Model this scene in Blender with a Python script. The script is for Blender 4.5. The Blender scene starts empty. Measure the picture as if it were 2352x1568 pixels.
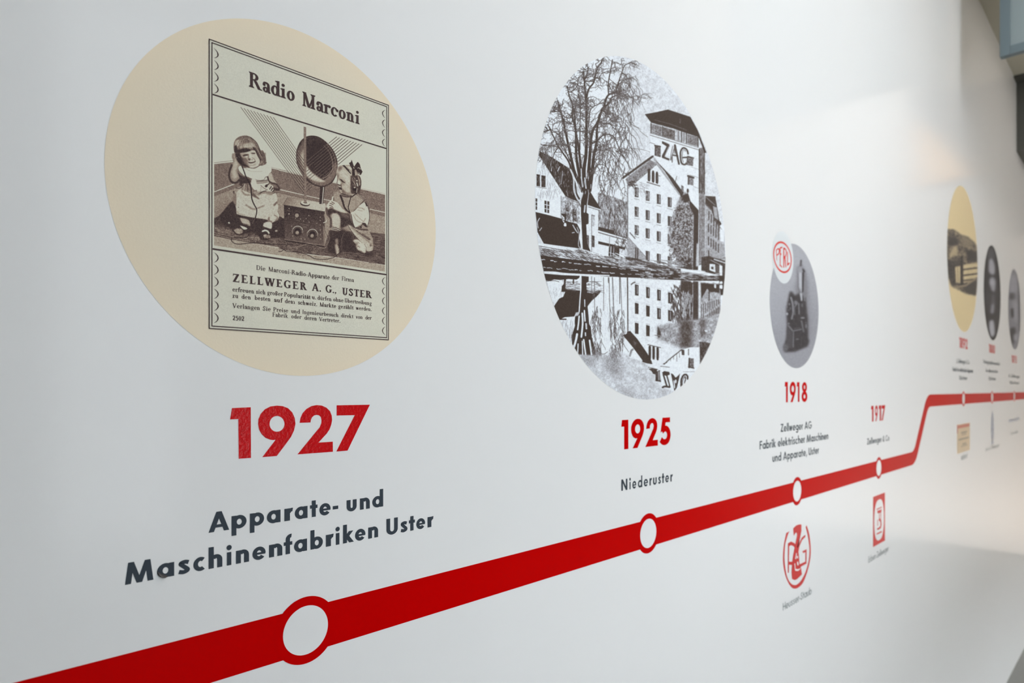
import bpy, bmesh, math, random
import numpy as np
from mathutils import Vector, Matrix
from mathutils.geometry import tessellate_polygon

# ---------------------------------------------------------------- camera, light, exposure
S = bpy.context.scene
COL = S.collection
XV, YV, HYP, FPX = 2658.0, 893.0, 2115.0, 1509.0      # vanishing point and focal length measured on the photograph
CU = 0.77                                            # metres per wall unit
EYE = 1.50                                           # eye height above the floor
TH = math.atan2(XV-1176.0, FPX)                      # angle between the view axis and the wall
DIST = CU*FPX/HYP                                    # camera to wall
cam_d = bpy.data.cameras.new('camera'); cam = bpy.data.objects.new('camera', cam_d); COL.objects.link(cam)
cam.location = (0, -DIST, EYE); cam.rotation_euler = (math.pi/2, 0, TH-math.pi/2)
cam_d.sensor_width = 36; cam_d.lens = FPX*36/2352; cam_d.shift_y = (YV-784)/2352; cam_d.clip_start = .01
cam_d.dof.use_dof = True; cam_d.dof.focus_distance = .66; cam_d.dof.aperture_fstop = 7.0
S.camera = cam
world = bpy.data.worlds.new('daylight'); S.world = world; world.use_nodes = True
bgn = world.node_tree.nodes['Background']; bgn.inputs[0].default_value = (.90, .96, 1.0, 1); bgn.inputs[1].default_value = 9.5
up_d = bpy.data.lights.new('end_fill', 'AREA'); up_d.shape = 'RECTANGLE'; up_d.size = 2.6; up_d.size_y = .12; up_d.energy = 38; up_d.color = (1, .90, .80)
up = bpy.data.objects.new('end_fill', up_d); COL.objects.link(up); up.location = (6.75, -1.4, .12)      # added fill light, no visible source: brightens the foot of the end wall
up.rotation_euler = (Vector((7.5, -1.4, 1.3))-up.location).to_track_quat('-Z', 'Y').to_euler()
S.view_settings.view_transform = 'Standard'; S.view_settings.look = 'None'; S.view_settings.gamma = 1; S.view_settings.use_curve_mapping = False
S.view_settings.exposure = 0.0
S.cycles.max_bounces = 6; S.cycles.diffuse_bounces = 3; S.cycles.glossy_bounces = 3
KL = .80                                             # irradiance factor: print tone on the photo / KL = ink colour

# ---------------------------------------------------------------- geometry helpers
def pq(x, y): p = 1/(XV-x); return (HYP*p, (YV-y)*p)                     # photograph point -> wall units
def tile(ox, oy, s, pts): return [pq(ox+x/s, oy+y/s) for x, y in pts]
def W(P, q, d=0.0): return (CU*P-DIST*math.tan(TH), -d, EYE+CU*q)         # wall units -> metres, d = distance in front of the wall
def lin(c): return tuple((v/255/12.92 if v <= 10 else ((v/255+.055)/1.055)**2.4) for v in c)
def paint(c, k=None): return tuple(min(.95, v/(k or KL)) for v in lin(c))

class Flat:
    """collects flat outlines on the wall; build() links them as ONE mesh object"""
    def __init__(s, d): s.v, s.f, s.d, s.n = [], [], d, 0
    def add(s, piece, dd=None):
        loops = [piece] if not isinstance(piece, tuple) else list(piece)
        d = (s.d if dd is None else dd)+s.n*1.2e-6; s.n += 1; b = len(s.v)
        pts = [p for l in loops for p in l]; s.v += [W(P, q, d) for P, q in pts]
        if len(loops) == 1 and len(pts) <= 4:
            tris = [tuple(range(len(pts)))]
        else:
            tris = tessellate_polygon([[Vector((P, q, 0)) for P, q in l] for l in loops])
        for t in tris:
            a = [pts[i] for i in t]; ar = sum(a[i][0]*a[(i+1) % len(a)][1]-a[(i+1) % len(a)][0]*a[i][1] for i in range(len(a)))
            if abs(ar) > 1e-12: s.f.append(tuple(b+i for i in (t if ar > 0 else t[::-1])))
        return s
    def build(s, name, m, parent=None, uv=None):
        me = bpy.data.meshes.new(name)
        o = bpy.data.objects.new(name, me); COL.objects.link(o)
        v = np.array(s.v)
        if parent is not None and parent.parent is not None: base = Vector(parent['at'])
        elif parent is not None: base = Vector(parent['at'])
        else: base = Vector(((v[:, 0].min()+v[:, 0].max())/2, 0, v[:, 2].min()))
        me.from_pydata([tuple(Vector(q)-base) for q in s.v], [], s.f); me.materials.append(m)
        if uv:
            l = me.uv_layers.new(name='UVMap'); u0, w0, u1, w1 = uv
            for i, lp in enumerate(me.loops):
                x, _, z = s.v[lp.vertex_index]; l.data[i].uv = ((x-u0)/(u1-u0), (z-w0)/(w1-w0))
        if parent is None: o.location = base; o['at'] = tuple(base)
        else: o.parent = parent; o['at'] = tuple(base)
        return o

def thing(name, label, cat, at, group=None):
    o = bpy.data.objects.new(name, None); COL.objects.link(o); o.empty_display_size = .05
    o.location = at; o['at'] = tuple(at); o['label'] = label; o['category'] = cat
    if group: o['group'] = group
    return o
def tag(o, label, cat, group=None):
    o['label'] = label; o['category'] = cat
    if group: o['group'] = group
    return o

def boxes(name, bs, m, parent=None, bevel=0):
    bm = bmesh.new()
    for a, b in bs:
        r = bmesh.ops.create_cube(bm, size=1); bmesh.ops.scale(bm, vec=[b[i]-a[i] for i in range(3)], verts=r['verts']); bmesh.ops.translate(bm, vec=[(a[i]+b[i])/2 for i in range(3)], verts=r['verts'])
    if bevel: bmesh.ops.bevel(bm, geom=bm.edges[:], offset=bevel, segments=2, affect='EDGES', profile=.6)
    me = bpy.data.meshes.new(name); o = bpy.data.objects.new(name, me); COL.objects.link(o)
    base = Vector(parent['at']) if parent is not None else Vector([sum((a[i]+b[i])/2 for a, b in bs)/len(bs) for i in range(2)]+[min(a[2] for a, b in bs)])
    bmesh.ops.translate(bm, vec=-base, verts=bm.verts); bm.to_mesh(me); bm.free(); me.materials.append(m)
    if parent is not None: o.parent = parent
    else: o.location = base
    o['at'] = tuple(base); return o
def structure(o): o['kind'] = 'structure'; return o

# ---------------------------------------------------------------- materials
def mat(name, col, rough=.5, spec=.5, bump=(), mott=(), coat=0, croug=.2):
    """procedural surface; bump = (scale, strength, distance) list; mott = (scale, amount, colour) list of colour mottling"""
    m = bpy.data.materials.new(name); m.use_nodes = True; nt = m.node_tree; N, L = nt.nodes, nt.links
    b = N['Principled BSDF']; b.inputs['Roughness'].default_value = rough; b.inputs['Specular IOR Level'].default_value = spec
    b.inputs['Coat Weight'].default_value = coat; b.inputs['Coat Roughness'].default_value = croug
    b.inputs['Base Color'].default_value = (*col, 1)
    tc = N.new('ShaderNodeTexCoord'); gm = N.new('ShaderNodeNewGeometry'); src = None
    for sc, am, c2 in mott:
        n = N.new('ShaderNodeTexNoise'); n.inputs['Scale'].default_value = sc; n.inputs['Detail'].default_value = 4; L.new(gm.outputs['Position'], n.inputs['Vector'])
        r = N.new('ShaderNodeMapRange'); r.inputs['From Min'].default_value = .35; r.inputs['From Max'].default_value = .65; r.inputs['To Max'].default_value = am; L.new(n.outputs['Fac'], r.inputs['Value'])
        x = N.new('ShaderNodeMix'); x.data_type = 'RGBA'; x.inputs['B'].default_value = (*c2, 1); L.new(r.outputs['Result'], x.inputs['Factor'])
        if src: L.new(src, x.inputs['A'])
        else: x.inputs['A'].default_value = (*col, 1)
        src = x.outputs['Result']
    if src: L.new(src, b.inputs['Base Color'])
    prev = None
    for sc, st, di in bump:
        n = N.new('ShaderNodeTexNoise'); n.inputs['Scale'].default_value = sc; n.inputs['Detail'].default_value = 3; L.new(gm.outputs['Position'], n.inputs['Vector'])
        u = N.new('ShaderNodeBump'); u.inputs['Strength'].default_value = st; u.inputs['Distance'].default_value = di; L.new(n.outputs['Fac'], u.inputs['Height'])
        if prev: L.new(prev, u.inputs['Normal'])
        prev = u.outputs['Normal']
    if prev: L.new(prev, b.inputs['Normal'])
    return m

def print_image(name, p, box, size, ramp):
    """straightens a painted tone array onto the wall rectangle box = (P0,q0,P1,q1) and colours it with ink ramp [(tone, sRGB)]"""
    w, h = size; P0, q0, P1, q1 = box
    P = P0+(np.arange(w)+.5)/w*(P1-P0); q = q0+(np.arange(h)+.5)/h*(q1-q0)
    P, q = np.meshgrid(P, q); X = XV-HYP/P; Y = YV-q*HYP/P
    x = np.clip((X-p.x0)*p.ss-.5, 0, p.w-1.001); y = np.clip((Y-p.y0)*p.ss-.5, 0, p.h-1.001)
    xi, yi = x.astype(int), y.astype(int); fx, fy = x-xi, y-yi; a = p.a
    t = (a[yi, xi]*(1-fx)+a[yi, xi+1]*fx)*(1-fy)+(a[yi+1, xi]*(1-fx)+a[yi+1, xi+1]*fx)*fy
    t = np.clip(t, 0, 1); out = np.ones((h, w, 4), np.float32)
    ts = [r[0] for r in ramp]
    for c in range(3):
        l = np.clip(np.interp(t, ts, [r[1][c] for r in ramp])/255, 0, 1); l = np.where(l < .04045, l/12.92, ((l+.055)/1.055)**2.4)/KL
        l = np.clip(l, 0, .96); out[..., c] = np.where(l < .0031308, l*12.92, 1.055*l**(1/2.4)-.055)
    im = bpy.data.images.new(name, w, h); im.colorspace_settings.name = 'sRGB'; im.pixels.foreach_set(out.ravel()); im.update(); im.pack()
    return im
def print_mat(name, im, rough=.45, spec=.4, bump=0):
    m = bpy.data.materials.new(name); m.use_nodes = True; nt = m.node_tree; b = nt.nodes['Principled BSDF']
    b.inputs['Roughness'].default_value = rough; b.inputs['Specular IOR Level'].default_value = spec
    t = nt.nodes.new('ShaderNodeTexImage'); t.image = im; t.extension = 'EXTEND'; t.interpolation = 'Cubic'
    uv = nt.nodes.new('ShaderNodeUVMap'); uv.uv_map = 'UVMap'; nt.links.new(uv.outputs[0], t.inputs[0]); nt.links.new(t.outputs[0], b.inputs['Base Color'])
    if bump:
        g = nt.nodes.new('ShaderNodeNewGeometry'); n = nt.nodes.new('ShaderNodeTexNoise'); n.inputs['Scale'].default_value = 260; u = nt.nodes.new('ShaderNodeBump'); u.inputs['Strength'].default_value = bump; u.inputs['Distance'].default_value = .0006
        nt.links.new(g.outputs['Position'], n.inputs['Vector']); nt.links.new(n.outputs['Fac'], u.inputs['Height']); nt.links.new(u.outputs['Normal'], b.inputs['Normal'])
    return m
def circle(P, q, r, n=128): return [(P+r*math.cos(k*math.tau/n), q+r*math.sin(k*math.tau/n)) for k in range(n)]
def wbox(P0, q0, P1, q1): a, b = W(P0, q0), W(P1, q1); return (a[0], a[2], b[0], b[2])

# ---------------------------------------------------------------- print painter
# The printed pictures are drawn here, stroke by stroke, into plain number arrays:
# tone 0 = full ink, tone 1 = bare paper.  Coordinates are those of the measured
# photograph; the arrays are straightened onto the wall plane afterwards.
def blur1(a, s):
    if s <= 0: return a
    r = max(1, int(math.ceil(2.6*s))); k = np.exp(-.5*(np.arange(-r, r+1)/s)**2); k /= k.sum()
    b = np.pad(a, ((r, r), (0, 0)), mode='edge'); h = a.shape[0]
    o = sum(k[i]*b[i:i+h] for i in range(2*r+1))
    b = np.pad(o, ((0, 0), (r, r)), mode='edge'); w = a.shape[1]
    return sum(k[i]*b[:, i:i+w] for i in range(2*r+1))

def vnoise(h, w, sx, sy, seed):
    rs = np.random.RandomState(seed)
    gh, gw = int(h/sy)+3, int(w/sx)+3
    g = rs.rand(gh, gw)
    y = np.arange(h)/sy; x = np.arange(w)/sx
    y0 = y.astype(int); x0 = x.astype(int)
    fy = (y-y0); fx = (x-x0); fy = (fy*fy*(3-2*fy))[:, None]; fx = (fx*fx*(3-2*fx))[None]
    a = g[y0][:, x0]; b = g[y0][:, x0+1]; c = g[y0+1][:, x0]; d = g[y0+1][:, x0+1]
    return (a*(1-fx)+b*fx)*(1-fy)+(c*(1-fx)+d*fx)*fy

class Paint:
    def __init__(s, x0, y0, x1, y1, ss, bg=1.0):
        s.x0, s.y0, s.ss = x0, y0, ss
        s.w, s.h = int((x1-x0)*ss), int((y1-y0)*ss)
        s.a = np.full((s.h, s.w), bg, np.float64)
        s.ox, s.oy, s.sc = 0., 0., 1.
        s.rs = random.Random(7)
    def tile(s, ox, oy, sc): s.ox, s.oy, s.sc = ox, oy, sc
    def T(s, pts):
        return np.array([((x/s.sc+s.ox-s.x0)*s.ss, (y/s.sc+s.oy-s.y0)*s.ss) for x, y in pts], float)
    def k(s): return s.ss/s.sc
    def _mask(s, P, pad=0):
        xa, ya = np.floor(P.min(0)).astype(int)-1-pad; xb, yb = np.ceil(P.max(0)).astype(int)+2+pad
        xa, ya, xb, yb = max(xa, 0), max(ya, 0), min(xb, s.w), min(yb, s.h)
        if xb <= xa or yb <= ya: return None
        m = np.zeros((yb-ya, xb-xa)); n = len(P); Q = np.roll(P, -1, 0); edges = np.arange(xa, xb+1, dtype=float)
        for sub in (.25, .75):
            for j in range(yb-ya):
                y = ya+j+sub
                c = ((P[:, 1] <= y) & (Q[:, 1] > y)) | ((Q[:, 1] <= y) & (P[:, 1] > y))
                if not c.any(): continue
                a, b = P[c], Q[c]
                xs = np.sort(a[:, 0]+(y-a[:, 1])*(b[:, 0]-a[:, 0])/(b[:, 1]-a[:, 1]))
                for u, v in zip(xs[0::2], xs[1::2]):
                    cov = np.clip(v-edges[:-1], 0, 1)-np.clip(u-edges[:-1], 0, 1)
                    m[j] += .5*cov
        return m, xa, ya, xb, yb
    def poly(s, pts, t, soft=0, al=1., noise=0, ns=(2, 2), seed=3, grad=None):
        """fill; grad=((x,y,t),(x,y,t)) gives a linear tone ramp; noise adds mottling of cell size ns (px of canvas)"""
        P = s.T(pts); sf = soft*s.k()
        r = s._mask(P, int(3*sf)+1)
        if r is None: return
        m, xa, ya, xb, yb = r
        if sf > .3: m = blur1(m, sf)
        m = np.clip(m, 0, 1)*al
        v = t
        if grad:
            g = s.T([grad[0][:2], grad[1][:2]]); d = g[1]-g[0]; L = (d**2).sum()
            X, Y = np.meshgrid(np.arange(xa, xb), np.arange(ya, yb))
            f = np.clip(((X-g[0][0])*d[0]+(Y-g[0][1])*d[1])/L, 0, 1)
            v = grad[0][2]+(grad[1][2]-grad[0][2])*f
        if noise:
            nz = vnoise(yb-ya, xb-xa, ns[0], ns[1], seed)+.6*vnoise(yb-ya, xb-xa, ns[0]*2.3, ns[1]*2.3, seed+1)-.8
            v = v+noise*nz
        sub = s.a[ya:yb, xa:xb]; sub += (v-sub)*m
    def ell(s, cx, cy, rx, ry, t, rot=0, **kw):
        c, n = math.cos(rot), math.sin(rot)
        s.poly([(cx+rx*math.cos(a)*c-ry*math.sin(a)*n, cy+rx*math.cos(a)*n+ry*math.sin(a)*c) for a in [i*math.tau/40 for i in range(40)]], t, **kw)
    def line(s, pts, w, t, w2=None, al=1., soft=.5):
        """tapering pen stroke along pts; w, w2 widths in tile units"""
        P = s.T(pts); k = s.k(); w2 = w if w2 is None else w2
        L = np.concatenate([[0], np.cumsum(np.hypot(*(P[1:]-P[:-1]).T))]); tot = L[-1] or 1
        for i in range(len(P)-1):
            a, b = P[i], P[i+1]; wa = (w+(w2-w)*L[i]/tot)*k; wb = (w+(w2-w)*L[i+1]/tot)*k
            pad = max(wa, wb)/2+2
            xa, ya = np.floor(np.minimum(a, b)-pad).astype(int); xb, yb = np.ceil(np.maximum(a, b)+pad).astype(int)
            xa, ya, xb, yb = max(xa, 0), max(ya, 0), min(xb, s.w), min(yb, s.h)
            if xb <= xa or yb <= ya: continue
            X = np.arange(xa, xb)[None]+.5; Y = np.arange(ya, yb)[:, None]+.5
            d = b-a; l2 = (d**2).sum() or 1e-9
            f = np.clip(((X-a[0])*d[0]+(Y-a[1])*d[1])/l2, 0, 1)
            D = np.hypot(X-a[0]-f*d[0], Y-a[1]-f*d[1]); W = wa+(wb-wa)*f
            thin = np.minimum(W, 1.)
            m = np.clip((np.maximum(W, 1.)/2-D)/(2*soft)+.5, 0, 1)*thin*al
            sub = s.a[ya:yb, xa:xb]; sub += (t-sub)*m
    def spline(s, pts, n=8):
        o = []; q = [pts[0]]+list(pts)+[pts[-1]]
        for i in range(1, len(q)-2):
            p0, p1, p2, p3 = q[i-1:i+3]
            for j in range(n):
                u = j/n
                o.append(tuple(.5*(2*p1[c]+(p2[c]-p0[c])*u+(2*p0[c]-5*p1[c]+4*p2[c]-p3[c])*u*u+(3*p1[c]-p0[c]-3*p2[c]+p3[c])*u**3) for c in (0, 1)))
        return o+[pts[-1]]
    def curve(s, pts, w, t, w2=None, **kw): s.line(s.spline(pts), w, t, w2, **kw)
    def blob(s, pts, t, **kw): s.poly(s.spline(list(pts)+[pts[0]], 5)[:-1], t, **kw)
    def scatter(s, box, n, ln, w, t, ang, da=.3, seed=1, al=.8, tv=.1, bend=0):
        r = random.Random(seed)
        for _ in range(n):
            x, y = r.uniform(box[0], box[2]), r.uniform(box[1], box[3]); a = ang+r.uniform(-da, da); l = ln*r.uniform(.4, 1.4)
            m = (x+math.cos(a)*l/2, y+math.sin(a)*l/2); a2 = a+bend*r.uniform(-1, 1)
            s.line([(x, y), m, (m[0]+math.cos(a2)*l/2, m[1]+math.sin(a2)*l/2)], w*r.uniform(.6, 1.3), t+r.uniform(-tv, tv), al=al)
    def grain(s, amt, sz=1.2, seed=5):
        rs = np.random.RandomState(seed); n = blur1(rs.randn(s.h, s.w), sz*s.ss/2.4); n /= n.std()
        s.a += n*amt*(.35+1.3*np.clip(s.a, 0, 1)*(1.15-np.clip(s.a, 0, 1))*1.6)

def paint_heads(p):
    p.tile(530, 305, 9.956)
    # seated child: hair mass, lit fringe, face turned three quarters
    p.blob([(75, 440), (62, 330), (75, 210), (140, 120), (240, 75), (350, 68), (450, 100), (540, 170), (610, 260), (640, 360), (670, 420), (720, 400), (770, 470), (795, 580), (800, 680), (790, 720), (700, 740), (640, 740), (660, 640), (560, 440), (470, 400), (300, 420), (180, 440), (110, 470)], .38, soft=4, noise=.14)
    p.blob([(240, 90), (340, 75), (450, 110), (500, 180), (420, 210), (320, 200), (230, 170)], .3, soft=16)
    p.blob([(95, 200), (150, 160), (200, 180), (180, 300), (120, 320), (85, 290)], .74, soft=14); p.blob([(200, 230), (240, 210), (260, 330), (210, 350)], .82, soft=10); p.blob([(280, 260), (370, 240), (440, 230), (520, 250), (560, 330), (500, 340), (430, 370), (350, 350), (290, 350)], .82, soft=14)
    R = random.Random(4)
    for i in range(90):
        f = R.random(); x1 = 95+f*470; y1 = 360-50*math.sin(f*3.)+R.uniform(-30, 20)
        p.curve([(270+f*150, 110+R.uniform(-20, 40)), (160+f*360, 200+R.uniform(-20, 20)), (x1, y1)], 4.5, R.choice([.15, .2, .3, .45, .85, .9]), w2=3, al=.5)
    p.blob([(85, 300), (130, 290), (150, 380), (200, 380), (300, 355), (380, 352), (440, 385), (440, 430), (360, 455), (260, 450), (190, 470), (110, 460), (80, 420)], .13, soft=7, noise=.06)
    for x, l in ((300, 30), (340, 36), (395, 40), (430, 50), (462, 46)): p.line([(x, 335), (x+l*.4, 335+l*1.6)], 9, .14, w2=3)
    for x in (165, 250, 320, 372): p.line([(x, 330), (x+8, 375)], 6, .7, w2=2, al=.8)
    p.blob([(490, 320), (540, 340), (600, 430), (660, 560), (700, 650), (660, 700), (640, 600), (570, 470), (520, 390)], .16, soft=7); p.curve([(450, 110), (560, 200), (620, 300), (660, 430), (720, 560)], 15, .2, soft=2); p.curve([(560, 300), (620, 400), (680, 520), (730, 590)], 7, .8, al=.8); p.curve([(520, 170), (590, 260), (625, 360)], 8, .62, al=.7)
    p.blob([(690, 430), (740, 450), (790, 560), (800, 680), (770, 700), (740, 640), (720, 540)], .3, soft=8, noise=.2); p.scatter((690, 430, 790, 690), 46, 44, 5, .35, 1.2, .4, 9, al=.7, tv=.25); p.curve([(700, 640), (690, 690), (640, 740)], 22, .5, soft=3)
    p.blob([(200, 470), (300, 460), (440, 420), (540, 405), (575, 460), (610, 540), (655, 620), (660, 680), (610, 760), (560, 800), (480, 800), (390, 760), (300, 690), (230, 590)], .86, soft=5, noise=.05)
    p.blob([(110, 480), (200, 465), (240, 540), (290, 600), (330, 660), (380, 740), (430, 795), (330, 770), (230, 720), (160, 640), (115, 550)], .12, soft=12)
    p.blob([(250, 560), (340, 560), (390, 620), (390, 700), (420, 760), (340, 730), (280, 660)], .42, soft=20); p.blob([(220, 470), (330, 470), (300, 510), (230, 530)], .5, soft=16, al=.8)
    p.blob([(260, 525), (300, 500), (345, 488), (400, 490), (405, 520), (345, 530), (290, 545)], .2, soft=7); p.blob([(310, 548), (350, 540), (390, 525), (385, 542), (345, 556)], .95, soft=3); p.blob([(390, 500), (415, 540), (400, 600), (385, 560)], .5, soft=9)
    p.blob([(450, 470), (490, 458), (550, 462), (560, 475), (520, 485), (480, 480)], .14, soft=4); p.curve([(480, 498), (520, 500), (545, 490)], 6, .6, al=.7); p.curve([(455, 455), (500, 440), (550, 450)], 8, .55, al=.6)
    p.blob([(425, 480), (455, 500), (470, 590), (440, 590), (425, 540)], .94, soft=8); p.blob([(395, 590), (430, 580), (450, 620), (420, 640), (395, 620)], .26, soft=9); p.blob([(476, 612), (495, 615), (488, 630), (472, 626)], .16, soft=4); p.curve([(490, 570), (540, 610), (560, 660)], 12, .52, soft=2, al=.7); p.blob([(440, 640), (520, 630), (540, 650), (460, 665)], .92, soft=6)
    p.blob([(400, 672), (440, 668), (490, 668), (560, 648), (555, 668), (500, 696), (440, 702), (410, 690)], .15, soft=4); p.curve([(430, 678), (480, 680), (530, 664)], 5, .6); p.curve([(400, 660), (395, 690)], 12, .4, al=.7); p.curve([(430, 735), (500, 745), (560, 720)], 14, .66, soft=3, al=.7); p.curve([(330, 770), (420, 800), (520, 805), (610, 770), (680, 720)], 9, .3, al=.8); p.curve([(300, 790), (400, 850), (420, 870)], 4, .6, al=.6)
    p.blob([(105, 480), (150, 500), (200, 560), (240, 650), (250, 740), (200, 700), (150, 620), (115, 560)], .1, soft=5); p.line([(130, 560), (140, 585)], 8, .75); p.line([(180, 540), (195, 565)], 6, .6); p.curve([(40, 480), (35, 560), (60, 620)], 16, .55, soft=3)
    # kneeling child, in profile towards the set
    p.tile(765, 365, 9.96)
    p.blob([(75, 330), (85, 240), (140, 165), (210, 145), (330, 150), (420, 190), (470, 290), (580, 380), (625, 480), (630, 600), (600, 720), (560, 790), (420, 860), (280, 830), (190, 770), (130, 690), (90, 580), (95, 450)], .72, soft=4, noise=.06)
    p.blob([(130, 180), (190, 170), (200, 240), (150, 290), (120, 250)], .42, soft=16); p.blob([(80, 330), (120, 330), (130, 420), (95, 440)], .5, soft=12)
    p.blob([(180, 250), (260, 230), (340, 330), (390, 420), (390, 560), (330, 600), (270, 480), (170, 400), (140, 320)], .86, soft=18); p.scatter((120, 260, 380, 560), 60, 70, 5, .55, 1.0, .35, 17, al=.35); p.scatter((180, 250, 390, 560), 50, 70, 5, .95, 1.0, .35, 19, al=.4)
    p.poly([(205, 148), (255, 142), (330, 220), (420, 300), (400, 350), (340, 290), (270, 210)], .14, soft=2); p.line([(370, 270), (410, 315)], 12, .95); p.curve([(300, 150), (380, 165), (420, 200)], 14, .6, al=.7); p.blob([(340, 170), (400, 190), (430, 240), (380, 230)], .9, soft=8)
    p.poly([(362, 90), (395, 80), (408, 62), (420, 18), (434, 60), (445, 130), (470, 190), (490, 160), (530, 100), (560, 68), (600, 110), (620, 190), (640, 250), (670, 290), (640, 350), (600, 370), (560, 330), (520, 280), (490, 250), (500, 370), (470, 400), (430, 380), (430, 230), (395, 170)], .13, soft=2, noise=.05); p.curve([(560, 210), (590, 205), (620, 235)], 14, .8, al=.9); p.curve([(505, 260), (540, 330), (550, 380)], 30, .6, soft=2); p.line([(585, 320), (600, 355)], 14, .85); p.line([(465, 195), (475, 215)], 18, .8)
    p.blob([(395, 390), (470, 380), (590, 390), (630, 480), (632, 600), (610, 720), (580, 790), (500, 800), (400, 780), (395, 600)], .2, soft=9, noise=.12); p.curve([(590, 390), (625, 480), (630, 600), (605, 700)], 12, .1); p.scatter((410, 400, 500, 580), 16, 80, 6, .65, .95, .2, 23, al=.7); p.curve([(570, 410), (600, 500), (600, 600)], 24, .6, al=.7, soft=3); p.curve([(540, 550), (560, 620)], 22, .92); p.ell(540, 498, 20, 14, .85); p.line([(470, 420), (500, 470)], 8, .8, al=.8); p.line([(430, 480), (490, 570)], 8, .75, al=.8)
    p.blob([(140, 450), (190, 470), (230, 505), (275, 550), (225, 545), (180, 510)], .17, soft=5); p.blob([(175, 540), (230, 545), (250, 600), (200, 620)], .55, soft=10)
    p.blob([(110, 490), (150, 510), (175, 580), (165, 600), (110, 580), (100, 540)], .97, soft=4); p.curve([(95, 470), (85, 560), (120, 660), (140, 700)], 9, .2, al=.9); p.blob([(95, 570), (150, 590), (175, 610), (165, 625), (110, 600)], .2, soft=4)
    p.blob([(120, 630), (160, 650), (190, 650), (205, 700), (170, 705), (140, 690)], .13, soft=5); p.ell(155, 632, 16, 12, .95, soft=4); p.blob([(165, 560), (190, 590), (185, 660), (165, 620)], .3, soft=6)
    p.blob([(200, 600), (260, 590), (330, 640), (390, 720), (360, 790), (300, 770), (240, 700)], .8, soft=22); p.blob([(200, 680), (250, 720), (310, 790), (260, 800), (200, 760)], .32, soft=14, al=.9); p.blob([(230, 790), (330, 770), (400, 770), (420, 840), (300, 840)], .55, soft=14); p.curve([(200, 800), (300, 835), (420, 850)], 30, .16, soft=3)
    p.ell(490, 690, 44, 48, .08, soft=4); p.ell(490, 655, 22, 14, .85, soft=4); p.curve([(545, 680), (540, 720), (535, 780)], 12, .85, al=.9)
def paint_children():
    p = Paint(476, 236, 900, 634, 2.5, 1.0)
    A = lambda: p.tile(480, 290, 10.455)
    B = lambda: p.tile(480, 420, 10.455)
    C = lambda: p.tile(640, 300, 8.711)
    D = lambda: p.tile(640, 440, 7.838)
    N = dict(noise=.16, ns=(2.2, 2.2))
    # wainscot and floor of the corner
    p.tile(0, 0, 1)
    p.poly([(491.5, 376.5), (536, 371), (560, 380), (600, 420), (600, 470), (491.5, 505)], .44, **N)
    p.poly([(623.5, 387), (662, 395.5), (697, 403), (773, 421), (830, 434.5), (884, 447.3), (884, 560), (600, 560), (600, 400)], .43, **N)
    p.poly([(491.5, 451), (540, 433), (560, 440), (620, 440), (640, 444), (697, 457), (741, 466), (770, 472), (850, 489), (884, 498), (884, 600), (491.5, 540)], .60, **N)
    p.poly([(491.5, 470), (530, 455), (545, 470), (520, 497), (491.5, 505)], .52, soft=6, **N)
    A()
    p.line([(120, 878), (590, 823)], 12, .45); p.line([(120, 900), (585, 848)], 22, 1.)
    p.line([(1490, 985), (1900, 1085)], 8, .5); p.line([(1490, 1000), (1900, 1100)], 14, .97)
    C(); p.line([(0, 778), (700, 940), (1160, 1043), (1640, 1152), (2125, 1262)], 5, .5); p.line([(0, 792), (1160, 1056), (1640, 1166), (2125, 1276)], 9, .97)
    B(); p.line([(115, 222), (620, 20)], 22, .95); p.poly([(115, 232), (620, 32), (680, 110), (115, 318)], .43, **N)
    C(); p.poly([(0, 1180), (500, 1298), (880, 1382), (1040, 1412), (1040, 1470), (880, 1430), (500, 1340), (0, 1225)], .45, **N)
    p.line([(0, 1175), (500, 1290), (880, 1375), (1040, 1402)], 14, .92)
    D(); p.poly([(1640, 330), (1905, 385), (1905, 410), (1640, 350)], .45); p.line([(1640, 315), (1905, 375)], 12, .92)
    B(); p.line([(1670, 155), (2090, 250)], 20, .93); p.poly([(1640, 165), (2090, 262), (2090, 300), (1640, 215)], .45, **N)
    # patterned carpet
    B(); p.poly([(115, 850), (240, 790), (400, 600), (550, 440), (640, 420), (700, 700), (1700, 800), (1850, 900), (1850, 1568), (115, 1280)], .2, noise=.22, ns=(3, 2))
    p.poly([(115, 1000), (400, 1090), (900, 1230), (1500, 1300), (1850, 1400), (1850, 1568), (900, 1430), (115, 1275)], .36, soft=25, noise=.35, ns=(5, 2.2), seed=9)
    D(); p.poly([(0, 850), (110, 860), (830, 975), (900, 700), (1650, 730), (1910, 770), (1910, 1320), (1100, 1190), (500, 1120), (0, 1035)], .3, noise=.3, ns=(5, 1.6), seed=4)
    p.poly([(1600, 730), (1910, 765), (1910, 1310), (1500, 1250)], .3, soft=4, noise=.22, ns=(9, 1.6), seed=6)
    p.scatter((1620, 760, 1900, 1290), 60, 75, 5, .5, .2, .06, 3, al=.5)
    p.scatter((1600, 760, 1900, 1290), 60, 80, 6, .13, .2, .06, 4, al=.7)
    p.scatter((150, 960, 820, 1090), 90, 40, 7, .55, .4, 1.2, 13, al=.55, bend=1)
    p.poly([(1120, 640), (1300, 760), (1420, 960), (1600, 1090), (1700, 1060), (1720, 1160), (1400, 1200), (1120, 1050)], .15, soft=22, noise=.12)
    B(); p.scatter((130, 1060, 640, 1240), 60, 60, 9, .62, .5, .9, 5, al=.5, bend=1); p.scatter((860, 1270, 1250, 1380), 40, 60, 10, .7, .5, .9, 6, al=.6, bend=1)
    p.scatter((1480, 1230, 1850, 1480), 40, 60, 9, .5, .4, .7, 61, al=.5, bend=1)
    for y in (1170, 1210, 1262): p.line([(110, y), (520, y+95), (900, y+150), (1500, y+215)], 11, .2, al=.8)
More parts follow.
